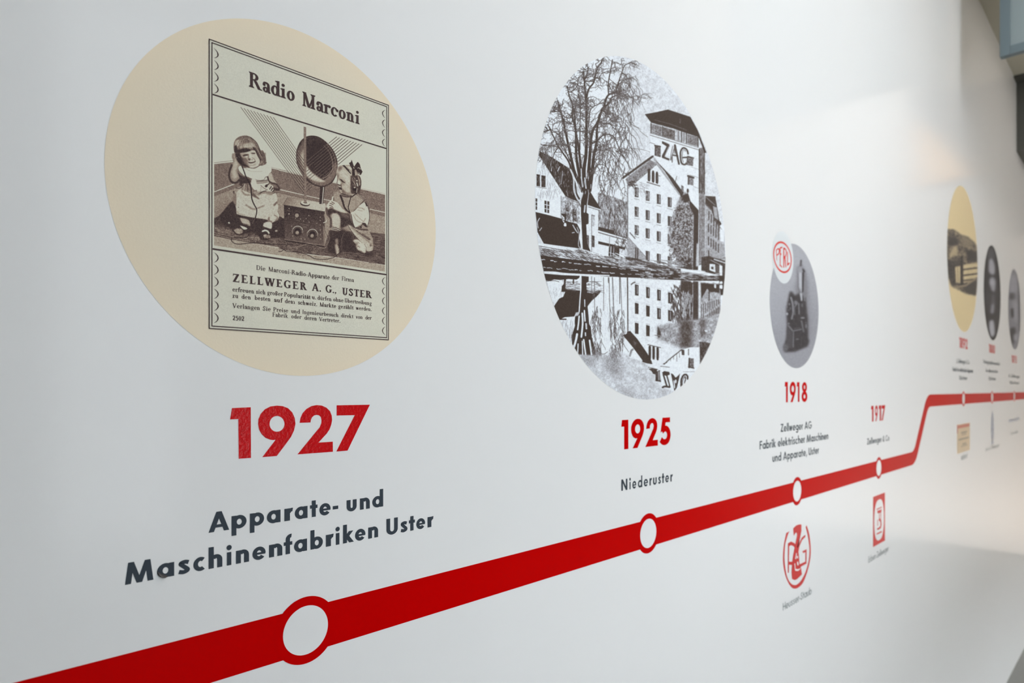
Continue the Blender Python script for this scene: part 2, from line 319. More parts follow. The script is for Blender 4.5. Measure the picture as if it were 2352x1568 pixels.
    for y in (1190, 1238): p.line([(110, y), (520, y+92), (900, y+150)], 10, .68, al=.7)
    p.poly([(110, 1282), (540, 1368), (1200, 1488), (1600, 1560), (1700, 1570), (1700, 1800), (110, 1520)], .66, **N)
    D(); p.poly([(-110, 1010), (0, 1042), (250, 1082), (500, 1128), (800, 1168), (1100, 1200), (1500, 1260), (1910, 1328), (1910, 1450), (-100, 1160), (-100, 1020)], .66, **N)
    p.scatter((500, 1080, 1500, 1180), 60, 120, 5, .6, .17, .08, 8, al=.6); p.scatter((200, 1010, 1100, 1150), 60, 100, 5, .15, .14, .1, 18, al=.6)
    # seated child: dress shadow first
    B(); p.poly([(640, 560), (700, 740), (1500, 960), (1820, 840), (1825, 1300), (1480, 1330), (1400, 1390), (1240, 1370), (1150, 1200), (1000, 1160), (760, 1250), (560, 1130), (440, 1050), (300, 960), (260, 800), (480, 510), (600, 440)], .15, soft=12, noise=.12, ns=(2.5, 2.5))
    p.blob([(470, 935), (500, 960), (490, 978), (450, 968)], .9)
    # arm
    A()
    p.blob([(580, 830), (560, 690), (600, 645), (650, 650), (665, 790), (730, 900), (735, 960), (690, 1010), (680, 1110), (705, 1190), (720, 1290), (640, 1370), (550, 1350), (485, 1250), (475, 1150), (505, 1020), (555, 910)], .56, soft=5, noise=.12)
    p.blob([(600, 860), (640, 720), (650, 800), (700, 910), (660, 1000), (650, 1110), (680, 1210), (600, 1260), (560, 1160), (560, 1030)], .78, soft=20)
    p.curve([(545, 930), (490, 1090), (485, 1230), (540, 1335), (640, 1360), (735, 1280)], 45, .17, soft=2, al=.75)
    p.poly([(690, 1110), (760, 1180), (960, 1260), (1010, 1330), (940, 1380), (760, 1440), (720, 1400), (735, 1250)], .17, soft=6, noise=.12)
    p.curve([(565, 680), (585, 800), (590, 850)], 10, .3)
    # bodice
    B(); p.poly([(800, 20), (960, 10), (1080, 250), (960, 230), (800, 170)], .5, noise=.2, ns=(3, 5)); p.line([(920, 30), (930, 210)], 14, .2); p.line([(850, 30), (830, 170)], 20, .72)
    A(); p.poly([(1120, 1240), (1420, 1220), (1430, 1400), (1560, 1568), (1150, 1568), (1130, 1400)], .9, noise=.1)
    for y in (1320, 1345, 1372): p.curve([(1140, y), (1280, y-8), (1400, y-30)], 16, .18 if y == 1320 else .45)
    # bib
    p.blob([(710, 970), (765, 950), (800, 1000), (950, 1010), (1080, 1015), (1250, 950), (1350, 905), (1480, 990), (1492, 1090), (1440, 1140), (1425, 1190), (1350, 1225), (1300, 1290), (1200, 1295), (1110, 1265), (1010, 1252), (930, 1215), (850, 1190), (800, 1150), (740, 1090), (700, 1020)], .98, soft=1.5, noise=.03)
    p.curve([(880, 1030), (1000, 1080), (1130, 1090), (1280, 1080)], 8, .55, al=.6); p.curve([(860, 1200), (1010, 1260), (1200, 1300), (1320, 1280), (1350, 1225), (1440, 1190)], 10, .2, al=.7)
    p.blob([(1030, 1260), (1110, 1270), (1140, 1380), (1160, 1500), (1090, 1530), (1010, 1420), (1010, 1330)], .94, soft=3)
    # other arm and hand
    p.blob([(1440, 1140), (1500, 1130), (1545, 1260), (1610, 1370), (1560, 1345), (1490, 1345), (1440, 1290), (1410, 1220)], .74, soft=4, noise=.08)
    p.curve([(1405, 1220), (1440, 1320), (1520, 1370), (1620, 1400), (1690, 1500)], 34, .2, al=.8, soft=1.5)
    # hair
    p.blob([(600, 620), (588, 480), (625, 345), (720, 262), (830, 232), (950, 242), (1060, 310), (1150, 400), (1205, 510), (1250, 590), (1310, 630), (1350, 730), (1350, 840), (1385, 870), (1320, 930), (1200, 930), (1100, 700), (980, 600), (740, 640), (650, 655)], .42, soft=2, noise=.15)
    for i in range(46):
        f = i/45; r = p.rs
        x1 = 640+f*430; y1 = 560-60*math.sin(f*3.1)-f*20
        p.curve([(800+f*140+r.uniform(-30, 30), 290+r.uniform(-20, 25)), (690+f*330, 400-40*f), (x1+r.uniform(-20, 20), y1)], 7, r.choice([.12, .2, .3, .75, .8]), al=.6)
    p.blob([(720, 380), (770, 370), (790, 440), (740, 480), (690, 440)], .8, soft=16, al=.7); p.blob([(950, 420), (1050, 380), (1090, 470), (1020, 520), (950, 480)], .84, soft=16, al=.8); p.blob([(620, 420), (680, 380), (690, 460), (630, 500)], .72, soft=14, al=.7)
    p.blob([(720, 560), (830, 535), (955, 520), (985, 600), (860, 632), (740, 640), (640, 640), (610, 560), (640, 500)], .13, soft=6, noise=.08)
    p.curve([(900, 250), (1060, 340), (1160, 480), (1210, 620), (1240, 790), (1240, 880)], 40, .22, soft=3, al=.8)
    p.curve([(1140, 480), (1210, 700), (1290, 820)], 9, .75, al=.8); p.curve([(1230, 600), (1330, 720), (1340, 850)], 30, .3, al=.7, soft=3)
    p.scatter((1230, 640, 1340, 880), 24, 60, 6, .5, 1.3, .4, 2, al=.6)
    # face
    p.blob([(760, 650), (870, 630), (1000, 585), (1090, 590), (1140, 680), (1200, 790), (1212, 870), (1150, 960), (1090, 1005), (970, 1000), (860, 930), (770, 810), (720, 700)], .84, soft=4, noise=.06)
    p.blob([(640, 670), (740, 640), (790, 720), (860, 830), (900, 900), (960, 985), (880, 985), (760, 920), (680, 830)], .13, soft=14)
    p.blob([(790, 760), (900, 770), (930, 870), (950, 950), (870, 880)], .5, soft=22, al=.8); p.blob([(800, 650), (930, 650), (950, 760), (830, 720)], .5, soft=18, al=.7)
    p.blob([(770, 680), (850, 668), (935, 672), (930, 700), (870, 725), (800, 728)], .28, soft=5); p.blob([(845, 690), (890, 682), (915, 695), (870, 712)], .12, soft=3); p.blob([(820, 745), (870, 738), (925, 715), (915, 738), (870, 752)], .93, soft=2)
    p.blob([(990, 660), (1040, 640), (1115, 648), (1090, 668), (1040, 674), (1005, 676)], .14, soft=3); p.curve([(985, 640), (1050, 618), (1120, 628)], 7, .5); p.curve([(1020, 692), (1060, 694), (1090, 686)], 6, .6); p.curve([(1010, 684), (1085, 678)], 6, .95)
    p.blob([(945, 690), (985, 700), (965, 780), (940, 770)], .52, soft=8, al=.7); p.blob([(950, 775), (985, 790), (1000, 812), (960, 815)], .22, soft=5); p.blob([(1022, 795), (1048, 800), (1038, 815), (1020, 812)], .22, soft=3); p.blob([(985, 700), (1010, 700), (1030, 780), (1000, 785)], .95, soft=6); p.blob([(985, 815), (1060, 812), (1050, 835), (990, 840)], .9, soft=4)
    p.blob([(945, 872), (990, 862), (1030, 868), (1110, 840), (1105, 862), (1050, 890), (985, 900), (955, 890)], .16, soft=3); p.curve([(985, 872), (1040, 876), (1075, 862)], 7, .7); p.curve([(1075, 770), (1118, 825), (1122, 880)], 10, .5, al=.6)
    p.curve([(960, 905), (1040, 915), (1100, 890)], 12, .6, al=.5); p.curve([(880, 965), (980, 1000), (1090, 1010), (1170, 970), (1240, 930)], 14, .3, al=.8)
    p.blob([(630, 660), (700, 680), (760, 760), (760, 900), (690, 850), (650, 760)], .1, soft=5); p.curve([(640, 730), (670, 770)], 12, .7); p.curve([(690, 720), (720, 760)], 9, .6)
    # headphone cord
    p.curve([(785, 950), (840, 1090), (890, 1225), (1000, 1420)], 26, .1)
    # skirt
    B()
    p.blob([(590, 170), (620, 120), (700, 105), (780, 90), (800, 130), (700, 230), (600, 270)], .62, soft=4, noise=.2, ns=(4, 4)); p.curve([(640, 120), (720, 130), (790, 95), (830, 30)], 16, .18); p.blob([(570, 190), (610, 210), (600, 270), (575, 240)], .2, soft=5)
    p.poly([(650, 240), (720, 160), (800, 170), (950, 235), (1060, 280), (1180, 310), (1260, 270), (1380, 250), (1500, 285), (1600, 245), (1635, 330), (1640, 420), (1600, 470), (1640, 500), (1665, 570), (1640, 670), (1690, 790), (1650, 890), (1520, 955), (1400, 890), (1300, 865), (1180, 850), (1000, 825), (760, 780), (660, 745), (650, 640), (635, 540), (655, 400)], .86, soft=4, noise=.12, ns=(2.5, 2.5))
    p.poly([(575, 310), (650, 240), (650, 560), (600, 500), (565, 420)], .48, soft=10)
    p.curve([(1050, 280), (1100, 320), (1200, 385)], 55, .35, w2=10, soft=4); p.curve([(780, 190), (860, 280), (980, 290)], 22, .5, soft=5, al=.7); p.curve([(880, 530), (960, 580), (1020, 620), (1110, 630)], 24, .5, al=.7, soft=4); p.curve([(1170, 610), (1240, 580), (1320, 545)], 24, .55, al=.7, soft=4); p.curve([(1560, 540), (1620, 470)], 30, .4, soft=4)
    p.curve([(660, 680), (720, 740), (850, 770)], 18, .62, al=.6, soft=4); p.curve([(1440, 830), (1430, 900), (1500, 940)], 30, .45, soft=6, al=.7); p.curve([(1560, 770), (1640, 830), (1600, 900)], 18, .5, al=.7, soft=4); p.curve([(1640, 680), (1690, 790), (1640, 880), (1520, 955)], 10, .3, al=.7)
    p.curve([(1200, 260), (1280, 215), (1370, 190)], 30, .17, w2=16); p.curve([(1180, 300), (1230, 210), (1250, 100)], 10, .6); p.blob([(1340, 200), (1480, 210), (1500, 290), (1400, 290)], .45, soft=14, al=.6); p.curve([(1240, 60), (1320, 130), (1400, 170)], 14, .3, al=.7)
    p.blob([(690, 575), (715, 585), (705, 600)], .15)
    # hand with dark gaps
    p.poly([(1400, 40), (1450, 20), (1540, 80), (1570, 150), (1530, 230), (1480, 180), (1400, 110)], .82, soft=3)
    for i in range(4): p.line([(1380+i*48, 70+i*22), (1440+i*42, 20+i*36)] if i == 0 else [(1418+i*36, 120+i*32), (1460+i*34, 50+i*38)], 22, .12)
    p.blob([(1330, 70), (1400, 30), (1400, 90), (1360, 110)], .13, soft=3); p.curve([(1560, 130), (1620, 160), (1680, 160)], 40, .18, soft=4, al=.8); p.curve([(1530, 250), (1580, 235), (1630, 250)], 14, .3)
    p.curve([(960, -10), (1005, 130), (1012, 240), (1030, 400), (1090, 540), (1140, 630), (1135, 740), (1105, 850)], 32, .1, w2=24); p.curve([(1105, 850), (1060, 930), (1040, 990)], 8, .5, al=.6)
    # legs and shoes
    p.blob([(735, 840), (860, 860), (955, 905), (985, 1030), (900, 1000), (800, 970)], .76, soft=7, noise=.1); p.curve([(800, 965), (880, 985), (960, 1010)], 8, .3)
    p.blob([(1310, 970), (1400, 935), (1505, 965), (1490, 1105), (1390, 1080), (1300, 1040)], .9, soft=5)
    p.curve([(1290, 1050), (1400, 1085), (1490, 1110)], 9, .2)
    p.blob([(742, 1025), (800, 1040), (870, 1065), (918, 1100), (850, 1122), (795, 1090)], .92, soft=2)
    p.blob([(590, 1130), (690, 1090), (800, 1130), (790, 1210), (700, 1225), (620, 1180)], .62, soft=8, noise=.3, ns=(3, 3)); p.curve([(560, 1130), (640, 1215), (740, 1250), (830, 1200)], 18, .12, soft=2)
    p.curve([(1285, 1165), (1340, 1140), (1400, 1160), (1435, 1205)], 42, .93, w2=34); p.blob([(1300, 1250), (1390, 1230), (1465, 1260), (1455, 1320), (1330, 1325)], .55, soft=5, noise=.4, ns=(3, 3)); p.curve([(1290, 1190), (1380, 1215), (1400, 1240)], 30, .1)
    p.blob([(1575, 1150), (1620, 1130), (1645, 1155), (1600, 1175)], .75, soft=4)
    # cables on the floor
    p.curve([(960, 1190), (940, 1270), (850, 1315), (700, 1305), (580, 1310), (535, 1345), (545, 1400), (620, 1455), (760, 1470), (960, 1445), (1200, 1450), (1500, 1470), (2000, 1485)], 18, .13)
    p.curve([(560, 1310), (640, 1285), (760, 1290)], 6, .75, al=.7)
    # battery radio
    D()
    p.poly([(80, 228), (158, 104), (500, 150), (830, 215), (845, 260), (825, 365)], .62, noise=.1, grad=((160, 110, .5), (500, 330, .84)))
    p.line([(80, 230), (158, 104)], 6, .2); p.line([(158, 104), (450, 152)], 4, .4)
    p.poly([(90, 245), (825, 366), (832, 975), (110, 862)], .2, noise=.16, grad=((400, 250, .12), (420, 900, .33)), ns=(1.8, 1.8))
    p.line([(85, 240), (825, 362)], 8, .12); p.poly([(795, 620), (830, 640), (832, 975), (808, 965)], .5, soft=2); p.line([(110, 862), (830, 972)], 12, .5); p.line([(100, 880), (810, 990)], 22, .1)
    for cx, cy, R in ((338, 715, 92), (605, 770, 92)):
        p.ell(cx, cy, R, R*1.02, .17, soft=2); p.ell(cx, cy, R*.55, R*.6, .09)
        for i in range(26):
            a = math.pi*(.95+1.15*i/25); p.line([(cx+R*.72*math.cos(a), cy+R*.72*math.sin(a)), (cx+R*.86*math.cos(a), cy+R*.86*math.sin(a))], 4, .5)
        p.line([(cx+(R+3)*math.cos(a), cy+(R+3)*math.sin(a)) for a in [math.pi*(.9+1.2*i/30) for i in range(31)]], 8, .75)
        p.line([(cx+R*math.cos(a), cy+R*math.sin(a)) for a in [math.pi*(1.15+.75*i/20) for i in range(21)]], 9, .92)
        p.ell(cx-6, cy+24, 33, 34, .58, soft=3); p.ell(cx-8, cy+20, 18, 18, .66, soft=4)
    p.ell(330, 425, 70, 75, .3); p.ell(330, 425, 65, 70, .15); p.ell(325, 430, 35, 36, .6, soft=3); p.ell(183, 402, 12, 14, .7)
    for x, y in ((185, 305), (230, 622), (250, 800), (545, 550), (685, 570), (745, 520), (745, 600), (745, 690), (745, 770), (752, 855), (405, 850), (470, 860), (390, 495), (300, 480), (445, 530), (490, 485), (745, 460), (540, 435)): p.ell(x, y, 8, 9, .72, soft=2)
    for a, b in (((390, 580), (535, 608)), ((430, 620), (500, 632)), ((420, 640), (510, 655)), ((285, 512), (380, 528)), ((160, 345), (215, 355))): p.line([a, b], 6, .5)
    p.curve([(860, 510), (850, 545), (805, 560)], 14, .92); p.blob([(815, 410), (850, 400), (860, 450), (825, 465)], .6, soft=4)
    # horn loudspeaker
    C()
    p.poly([(825, 1120), (925, 1120), (885, 1470), (808, 1465)], .14, noise=.05); p.line([(895, 1135), (866, 1468)], 16, .9); p.line([(920, 1130), (885, 1468)], 5, .3)
    p.blob([(345, 560), (352, 400), (425, 225), (540, 125), (660, 100), (790, 122), (930, 210), (1075, 370), (1155, 540), (1178, 700), (1150, 880), (1070, 1030), (960, 1100), (850, 1125), (700, 1080), (560, 985), (430, 810), (365, 680)], .15, soft=1.5, noise=.12, ns=(3, 3))
    p.blob([(362, 560), (380, 400), (440, 280), (510, 200), (520, 600), (510, 880), (420, 760)], .36, soft=14, noise=.1)
    p.blob([(430, 520), (500, 360), (520, 500), (520, 780), (470, 700)], .74, soft=18)
    p.blob([(500, 900), (545, 930), (700, 1060), (850, 1105), (960, 1080), (1060, 1010), (1140, 870), (1165, 700), (1120, 640), (1080, 800), (1000, 900), (880, 1000), (700, 990), (560, 880)], .42, soft=8, noise=.1)
    p.blob([(550, 690), (620, 790), (730, 890), (880, 990), (930, 1010), (860, 1030), (700, 1000), (545, 880)], .88, soft=12)
    p.curve([(900, 300), (1000, 420), (1060, 560), (1085, 700), (1060, 800), (980, 900), (880, 960)], 12, .6, al=.8, soft=2); p.curve([(960, 280), (1080, 440), (1130, 600), (1140, 720)], 14, .42, al=.7, soft=2)
    p.ell(800, 520, 230, 300, .11, rot=-.35, soft=30, al=.8)
    p.curve([(545, 985), (700, 1085), (850, 1125), (960, 1100), (1070, 1030), (1150, 880)], 10, .15)
    # fan of aerial wires
    for i in range(11):
        f = i/10; xt, yt = 551+75.5*f, 244.3+24*f; yb = 443.5-74.5*f
        p.tile(0, 0, 1); p.line([(xt, yt), (697.6, yb)], 1.15, .16, w2=1.0)
        p.line([(xt+1.8, yt+.6), (697.6, yb-2.8)], .5, 1., al=.4)
    for i in range(10):
        f = i/9; C()
        a, b = (1170+500*f, 115+160*f), (555, 618+594*f)
        ex = 1000+190*min(1, f*1.05); ey = a[1]+(a[0]-ex)*(b[1]-a[1])/(a[0]-b[0])
        p.line([a, (ex, ey)], 11, .17)
        lo = 680+60*f if f < .75 else 660; ly = a[1]+(a[0]-lo)*(b[1]-a[1])/(a[0]-b[0])
        p.line([(ex, ey), (lo if f > .25 else 555, ly if f > .25 else b[1])], 6, .58, al=.75)
        if f > .25: p.line([(lo, ly), b], 9, .17)
    # aerial pole and base
    p.poly([(498, -90), (546, -84), (552, 1420), (505, 1420)], .47, noise=.08); p.line([(500, -80), (506, 1410)], 6, .25, al=.7)
    p.ell(525, 1462, 98, 52, .15, rot=.16); p.ell(528, 1448, 90, 40, .9, rot=.16); p.ell(528, 1440, 40, 16, .3, rot=.16); p.poly([(506, 1300), (552, 1300), (556, 1440), (504, 1440)], .5)
    for y in (1090, 1150, 1320, 1380): p.ell(528, y, 6, 8, .8)
    # kneeling child
    p.blob([(1150, 830), (1200, 720), (1290, 695), (1430, 690), (1480, 760), (1560, 870), (1630, 950), (1640, 1080), (1600, 1240), (1520, 1290), (1440, 1320), (1290, 1290), (1200, 1170), (1165, 1060), (1170, 950)], .74, soft=4, noise=.1, ns=(3, 4))
    p.blob([(1440, 900), (1560, 880), (1630, 960), (1640, 1080), (1610, 1260), (1520, 1290), (1430, 1240), (1420, 1100)], .2, soft=8, noise=.15)
    p.scatter((1200, 740, 1400, 1000), 34, 110, 7, .5, 1., .3, 11, al=.5); p.scatter((1280, 900, 1430, 1200), 30, 120, 7, .5, 1.25, .3, 12, al=.5); p.scatter((1470, 900, 1590, 1100), 12, 120, 7, .7, 1.1, .2, 14, al=.7)
    p.blob([(1165, 750), (1230, 720), (1270, 770), (1200, 800)], .5, soft=12)
    p.blob([(1180, 880), (1260, 860), (1330, 960), (1370, 1080), (1330, 1180), (1260, 1150), (1190, 1040), (1168, 950)], .86, soft=14)
    p.blob([(1205, 945), (1250, 955), (1270, 990), (1330, 1045), (1270, 1030), (1225, 985)], .16, soft=3); p.blob([(1245, 1005), (1300, 1040), (1290, 1050), (1250, 1030)], .2, soft=3)
    p.blob([(1172, 985), (1200, 1000), (1235, 1070), (1225, 1088), (1185, 1070), (1160, 1035)], .97, soft=3); p.blob([(1215, 1075), (1245, 1070), (1250, 1090), (1225, 1100)], .3, soft=4)
    p.blob([(1178, 1085), (1215, 1105), (1262, 1140), (1285, 1185), (1235, 1190), (1200, 1150)], .14, soft=4); p.curve([(1205, 1092), (1245, 1122)], 9, .8); p.curve([(1172, 940), (1166, 1040), (1188, 1090)], 7, .2, al=.8)
    p.blob([(1290, 1060), (1370, 1070), (1410, 1180), (1350, 1240), (1300, 1180)], .7, soft=18); p.blob([(1240, 1190), (1330, 1200), (1430, 1220), (1440, 1310), (1290, 1290)], .34, soft=14, al=.85)
    p.scatter((1290, 1060, 1420, 1240), 24, 90, 6, .5, 1.2, .3, 15, al=.4)
    p.poly([(1270, 695), (1312, 690), (1400, 780), (1465, 850), (1435, 880), (1360, 800)], .13)
    p.poly([(1405, 650), (1440, 630), (1458, 585), (1480, 650), (1505, 720), (1580, 625), (1622, 680), (1640, 760), (1672, 820), (1640, 890), (1570, 855), (1510, 800), (1500, 900), (1470, 890), (1470, 760), (1430, 710)], .12, soft=2); p.curve([(1570, 760), (1610, 745)], 20, .75); p.curve([(1540, 800), (1570, 870)], 26, .6); p.curve([(1490, 750), (1510, 780)], 12, .7)
    p.ell(1530, 1160, 62, 66, .08, soft=3); p.ell(1520, 1148, 22, 22, .75, soft=5); p.curve([(1550, 1010), (1590, 1110)], 24, .9); p.curve([(1560, 1170), (1570, 1240), (1590, 1260)], 10, .8)
    p.curve([(1580, 920), (1635, 1000), (1635, 1090)], 10, .12)
    paint_heads(p)
    # knitted vest
    D()
    p.poly([(985, 60), (1030, 10), (1060, -10), (1130, 60), (1200, 90), (1310, 95), (1420, 30), (1540, 150), (1480, 230), (1370, 335), (1285, 395), (1130, 280), (1000, 160)], .55, soft=2, noise=.1)
    for i in range(64):
        for j in range(40):
            x, y = 985+i*8.6, 5+j*10+i*1.2
            if (i+j) % 2 and not (y > 395-abs(x-1280)*.9 or y < 70-abs(x-1220)*.35 or x > 1540-(y-150)*.7 or (x < 1030 and y > 190)): p.ell(x, y, 4.2, 4.6, .82, al=.8)
    for i in range(8): p.line([(1390+i*18, 60+i*13), (1440+i*18, 30+i*16)], 5, .15)
    p.curve([(1110, 70), (1150, 180), (1190, 300), (1280, 385)], 34, .13, w2=22, soft=1.5); p.curve([(1295, 100), (1270, 200), (1250, 290), (1280, 380)], 16, .12); p.curve([(1310, 100), (1400, 30)], 18, .1); p.curve([(1120, 70), (1220, 95), (1310, 85)], 20, .25, soft=2)
    p.curve([(1540, 155), (1440, 260), (1375, 330), (1290, 395)], 9, .15)
    # sleeve
    p.blob([(1545, 185), (1590, 250), (1620, 350), (1628, 480), (1590, 640), (1540, 590), (1500, 575), (1440, 610), (1375, 645), (1330, 560), (1290, 400), (1370, 340), (1450, 250)], .93, soft=3, noise=.06)
    p.curve([(1300, 410), (1330, 560), (1375, 655), (1450, 640), (1520, 580)], 14, .2, soft=1); p.curve([(1545, 190), (1600, 260), (1630, 400), (1625, 520), (1590, 640)], 9, .15)
    for q in ([(1370, 400), (1440, 470), (1520, 540)], [(1340, 420), (1400, 520), (1480, 560)], [(1430, 290), (1500, 300), (1540, 330)], [(1420, 330), (1500, 350)], [(1560, 480), (1530, 540)]): p.curve(q, 12, .62, al=.6, soft=3)
    p.blob([(1490, 560), (1560, 570), (1590, 640), (1540, 620)], .15, soft=3); p.poly([(1545, 190), (1575, 200), (1600, 260), (1575, 270)], .15, soft=3)
    # hands, arm
    p.blob([(860, 250), (900, 190), (945, 150), (960, 95), (985, 90), (985, 160), (1060, 200), (1130, 290), (1200, 360), (1250, 400), (1150, 380), (1040, 335), (950, 300), (900, 330), (865, 320)], .9, soft=3, noise=.06)
    for q in ([(920, 210), (980, 235)], [(910, 245), (970, 270)], [(920, 285), (980, 295)], [(990, 110), (985, 165)], [(950, 185), (1000, 215)]): p.curve(q, 13, .3, soft=1.5, al=.8)
    p.blob([(865, 330), (940, 300), (1040, 345), (1150, 385), (1270, 400), (1300, 510), (1360, 650), (1270, 600), (1180, 640), (1110, 640), (1100, 480), (1050, 400), (950, 400), (900, 450)], .17, soft=9, noise=.14)
    p.blob([(1120, 380), (1230, 400), (1280, 470), (1200, 470), (1120, 420)], .4, soft=16, al=.7)
    p.blob([(965, 395), (1050, 400), (1100, 470), (1105, 560), (1085, 655), (1020, 640), (965, 600), (955, 480)], .83, soft=10, noise=.06)
    p.curve([(860, 300), (870, 400), (930, 480), (940, 580), (930, 640)], 26, .25, soft=4, al=.7)
    for i in range(4): p.curve([(955, 640+i*14), (1040, 655+i*16), (1105, 690+i*12)], 9, .12 if i % 2 == 0 else .85)
    p.blob([(920, 690), (1090, 710), (1150, 700), (1160, 820), (1120, 960), (1100, 1130), (980, 1110), (880, 1060), (890, 900)], .15, soft=8, noise=.14)
    p.blob([(1010, 860), (1060, 850), (1070, 940), (1030, 950)], .5, soft=10, noise=.2); p.blob([(1010, 950), (1060, 960), (1085, 1060), (1080, 1120), (1040, 1125), (1020, 1040)], .72, soft=9, noise=.25, ns=(3, 5)); p.curve([(1130, 900), (1150, 800), (1180, 740)], 8, .4, al=.7); p.curve([(1110, 1000), (1140, 900)], 6, .5, al=.6)
    # pleated skirt and knee
    p.blob([(1235, 590), (1300, 620), (1380, 665), (1480, 690), (1600, 685), (1660, 780), (1692, 850), (1700, 1000), (1680, 1060), (1590, 1072), (1530, 960), (1440, 860), (1330, 740), (1270, 660)], .62, soft=3, noise=.16, ns=(2.5, 2.5))
    p.poly([(1235, 590), (1270, 610), (1400, 740), (1540, 850), (1640, 950), (1690, 1000), (1680, 1060), (1590, 1070), (1500, 930), (1380, 800)], .8, soft=6, noise=.1)
    for i in range(26): x = 1290+i*11; y = 655+i*9.5; p.line([(x, y), (x+34, y-22)], 3.5, .3, al=.6)
    p.curve([(1390, 700), (1500, 780), (1600, 850), (1630, 870)], 12, .2, al=.8); p.curve([(1500, 760), (1600, 830), (1640, 860)], 20, .3, al=.7, soft=3); p.curve([(1400, 650), (1480, 680), (1600, 690)], 22, .25, soft=3); p.ell(1478, 640, 16, 20, .15, soft=3); p.curve([(1235, 590), (1330, 745), (1440, 870), (1500, 920)], 7, .12); p.blob([(1640, 950), (1670, 960), (1650, 1000)], .3, soft=7)
    p.blob([(1330, 880), (1400, 860), (1480, 900), (1550, 970), (1570, 1070), (1540, 1105), (1480, 1070), (1410, 1040), (1400, 960)], .9, soft=10, noise=.05); p.blob([(1380, 980), (1430, 960), (1470, 1000), (1420, 1020)], .8, soft=10); p.curve([(1540, 950), (1575, 1010), (1570, 1080)], 6, .3, al=.7)
    p.scatter((1320, 900, 1420, 1060), 20, 50, 7, .2, .6, .5, 21, al=.5)
    # cords from the set
    p.curve([(0, 880), (90, 870), (145, 910), (140, 970), (95, 1000), (90, 1040), (150, 1075), (260, 1085), (430, 1110), (560, 1160), (640, 1205), (800, 1222), (960, 1195), (1040, 1150), (1110, 1080)], 11, .13)
    p.curve([(10, 878), (90, 880), (135, 915), (128, 965), (85, 1005), (90, 1045)], 4, .7, al=.8)
    p.curve([(0, 1080), (50, 1072), (95, 1040)], 12, .13)
    p.curve([(800, 620), (850, 760), (885, 860), (870, 960), (820, 1025), (740, 1010), (640, 960), (560, 940), (480, 950), (380, 985), (240, 1005), (160, 990)], 7, .62, al=.8); p.curve([(806, 625), (856, 765), (892, 865), (876, 965), (824, 1032), (740, 1018), (640, 968)], 6, .1, al=.8)
    p.curve([(840, 600), (890, 760), (915, 840), (890, 940)], 6, .58, al=.7)
    p.tile(0, 0, 1)
    m = Paint(476, 236, 900, 634, 2.5, 0.); m.poly([(491.2, 200), (884.3, 200), (884.3, 623.8), (491.2, 563.6)], 1.)
    p.a = p.a*m.a+(1-m.a)
    p.grain(.04)
    return p

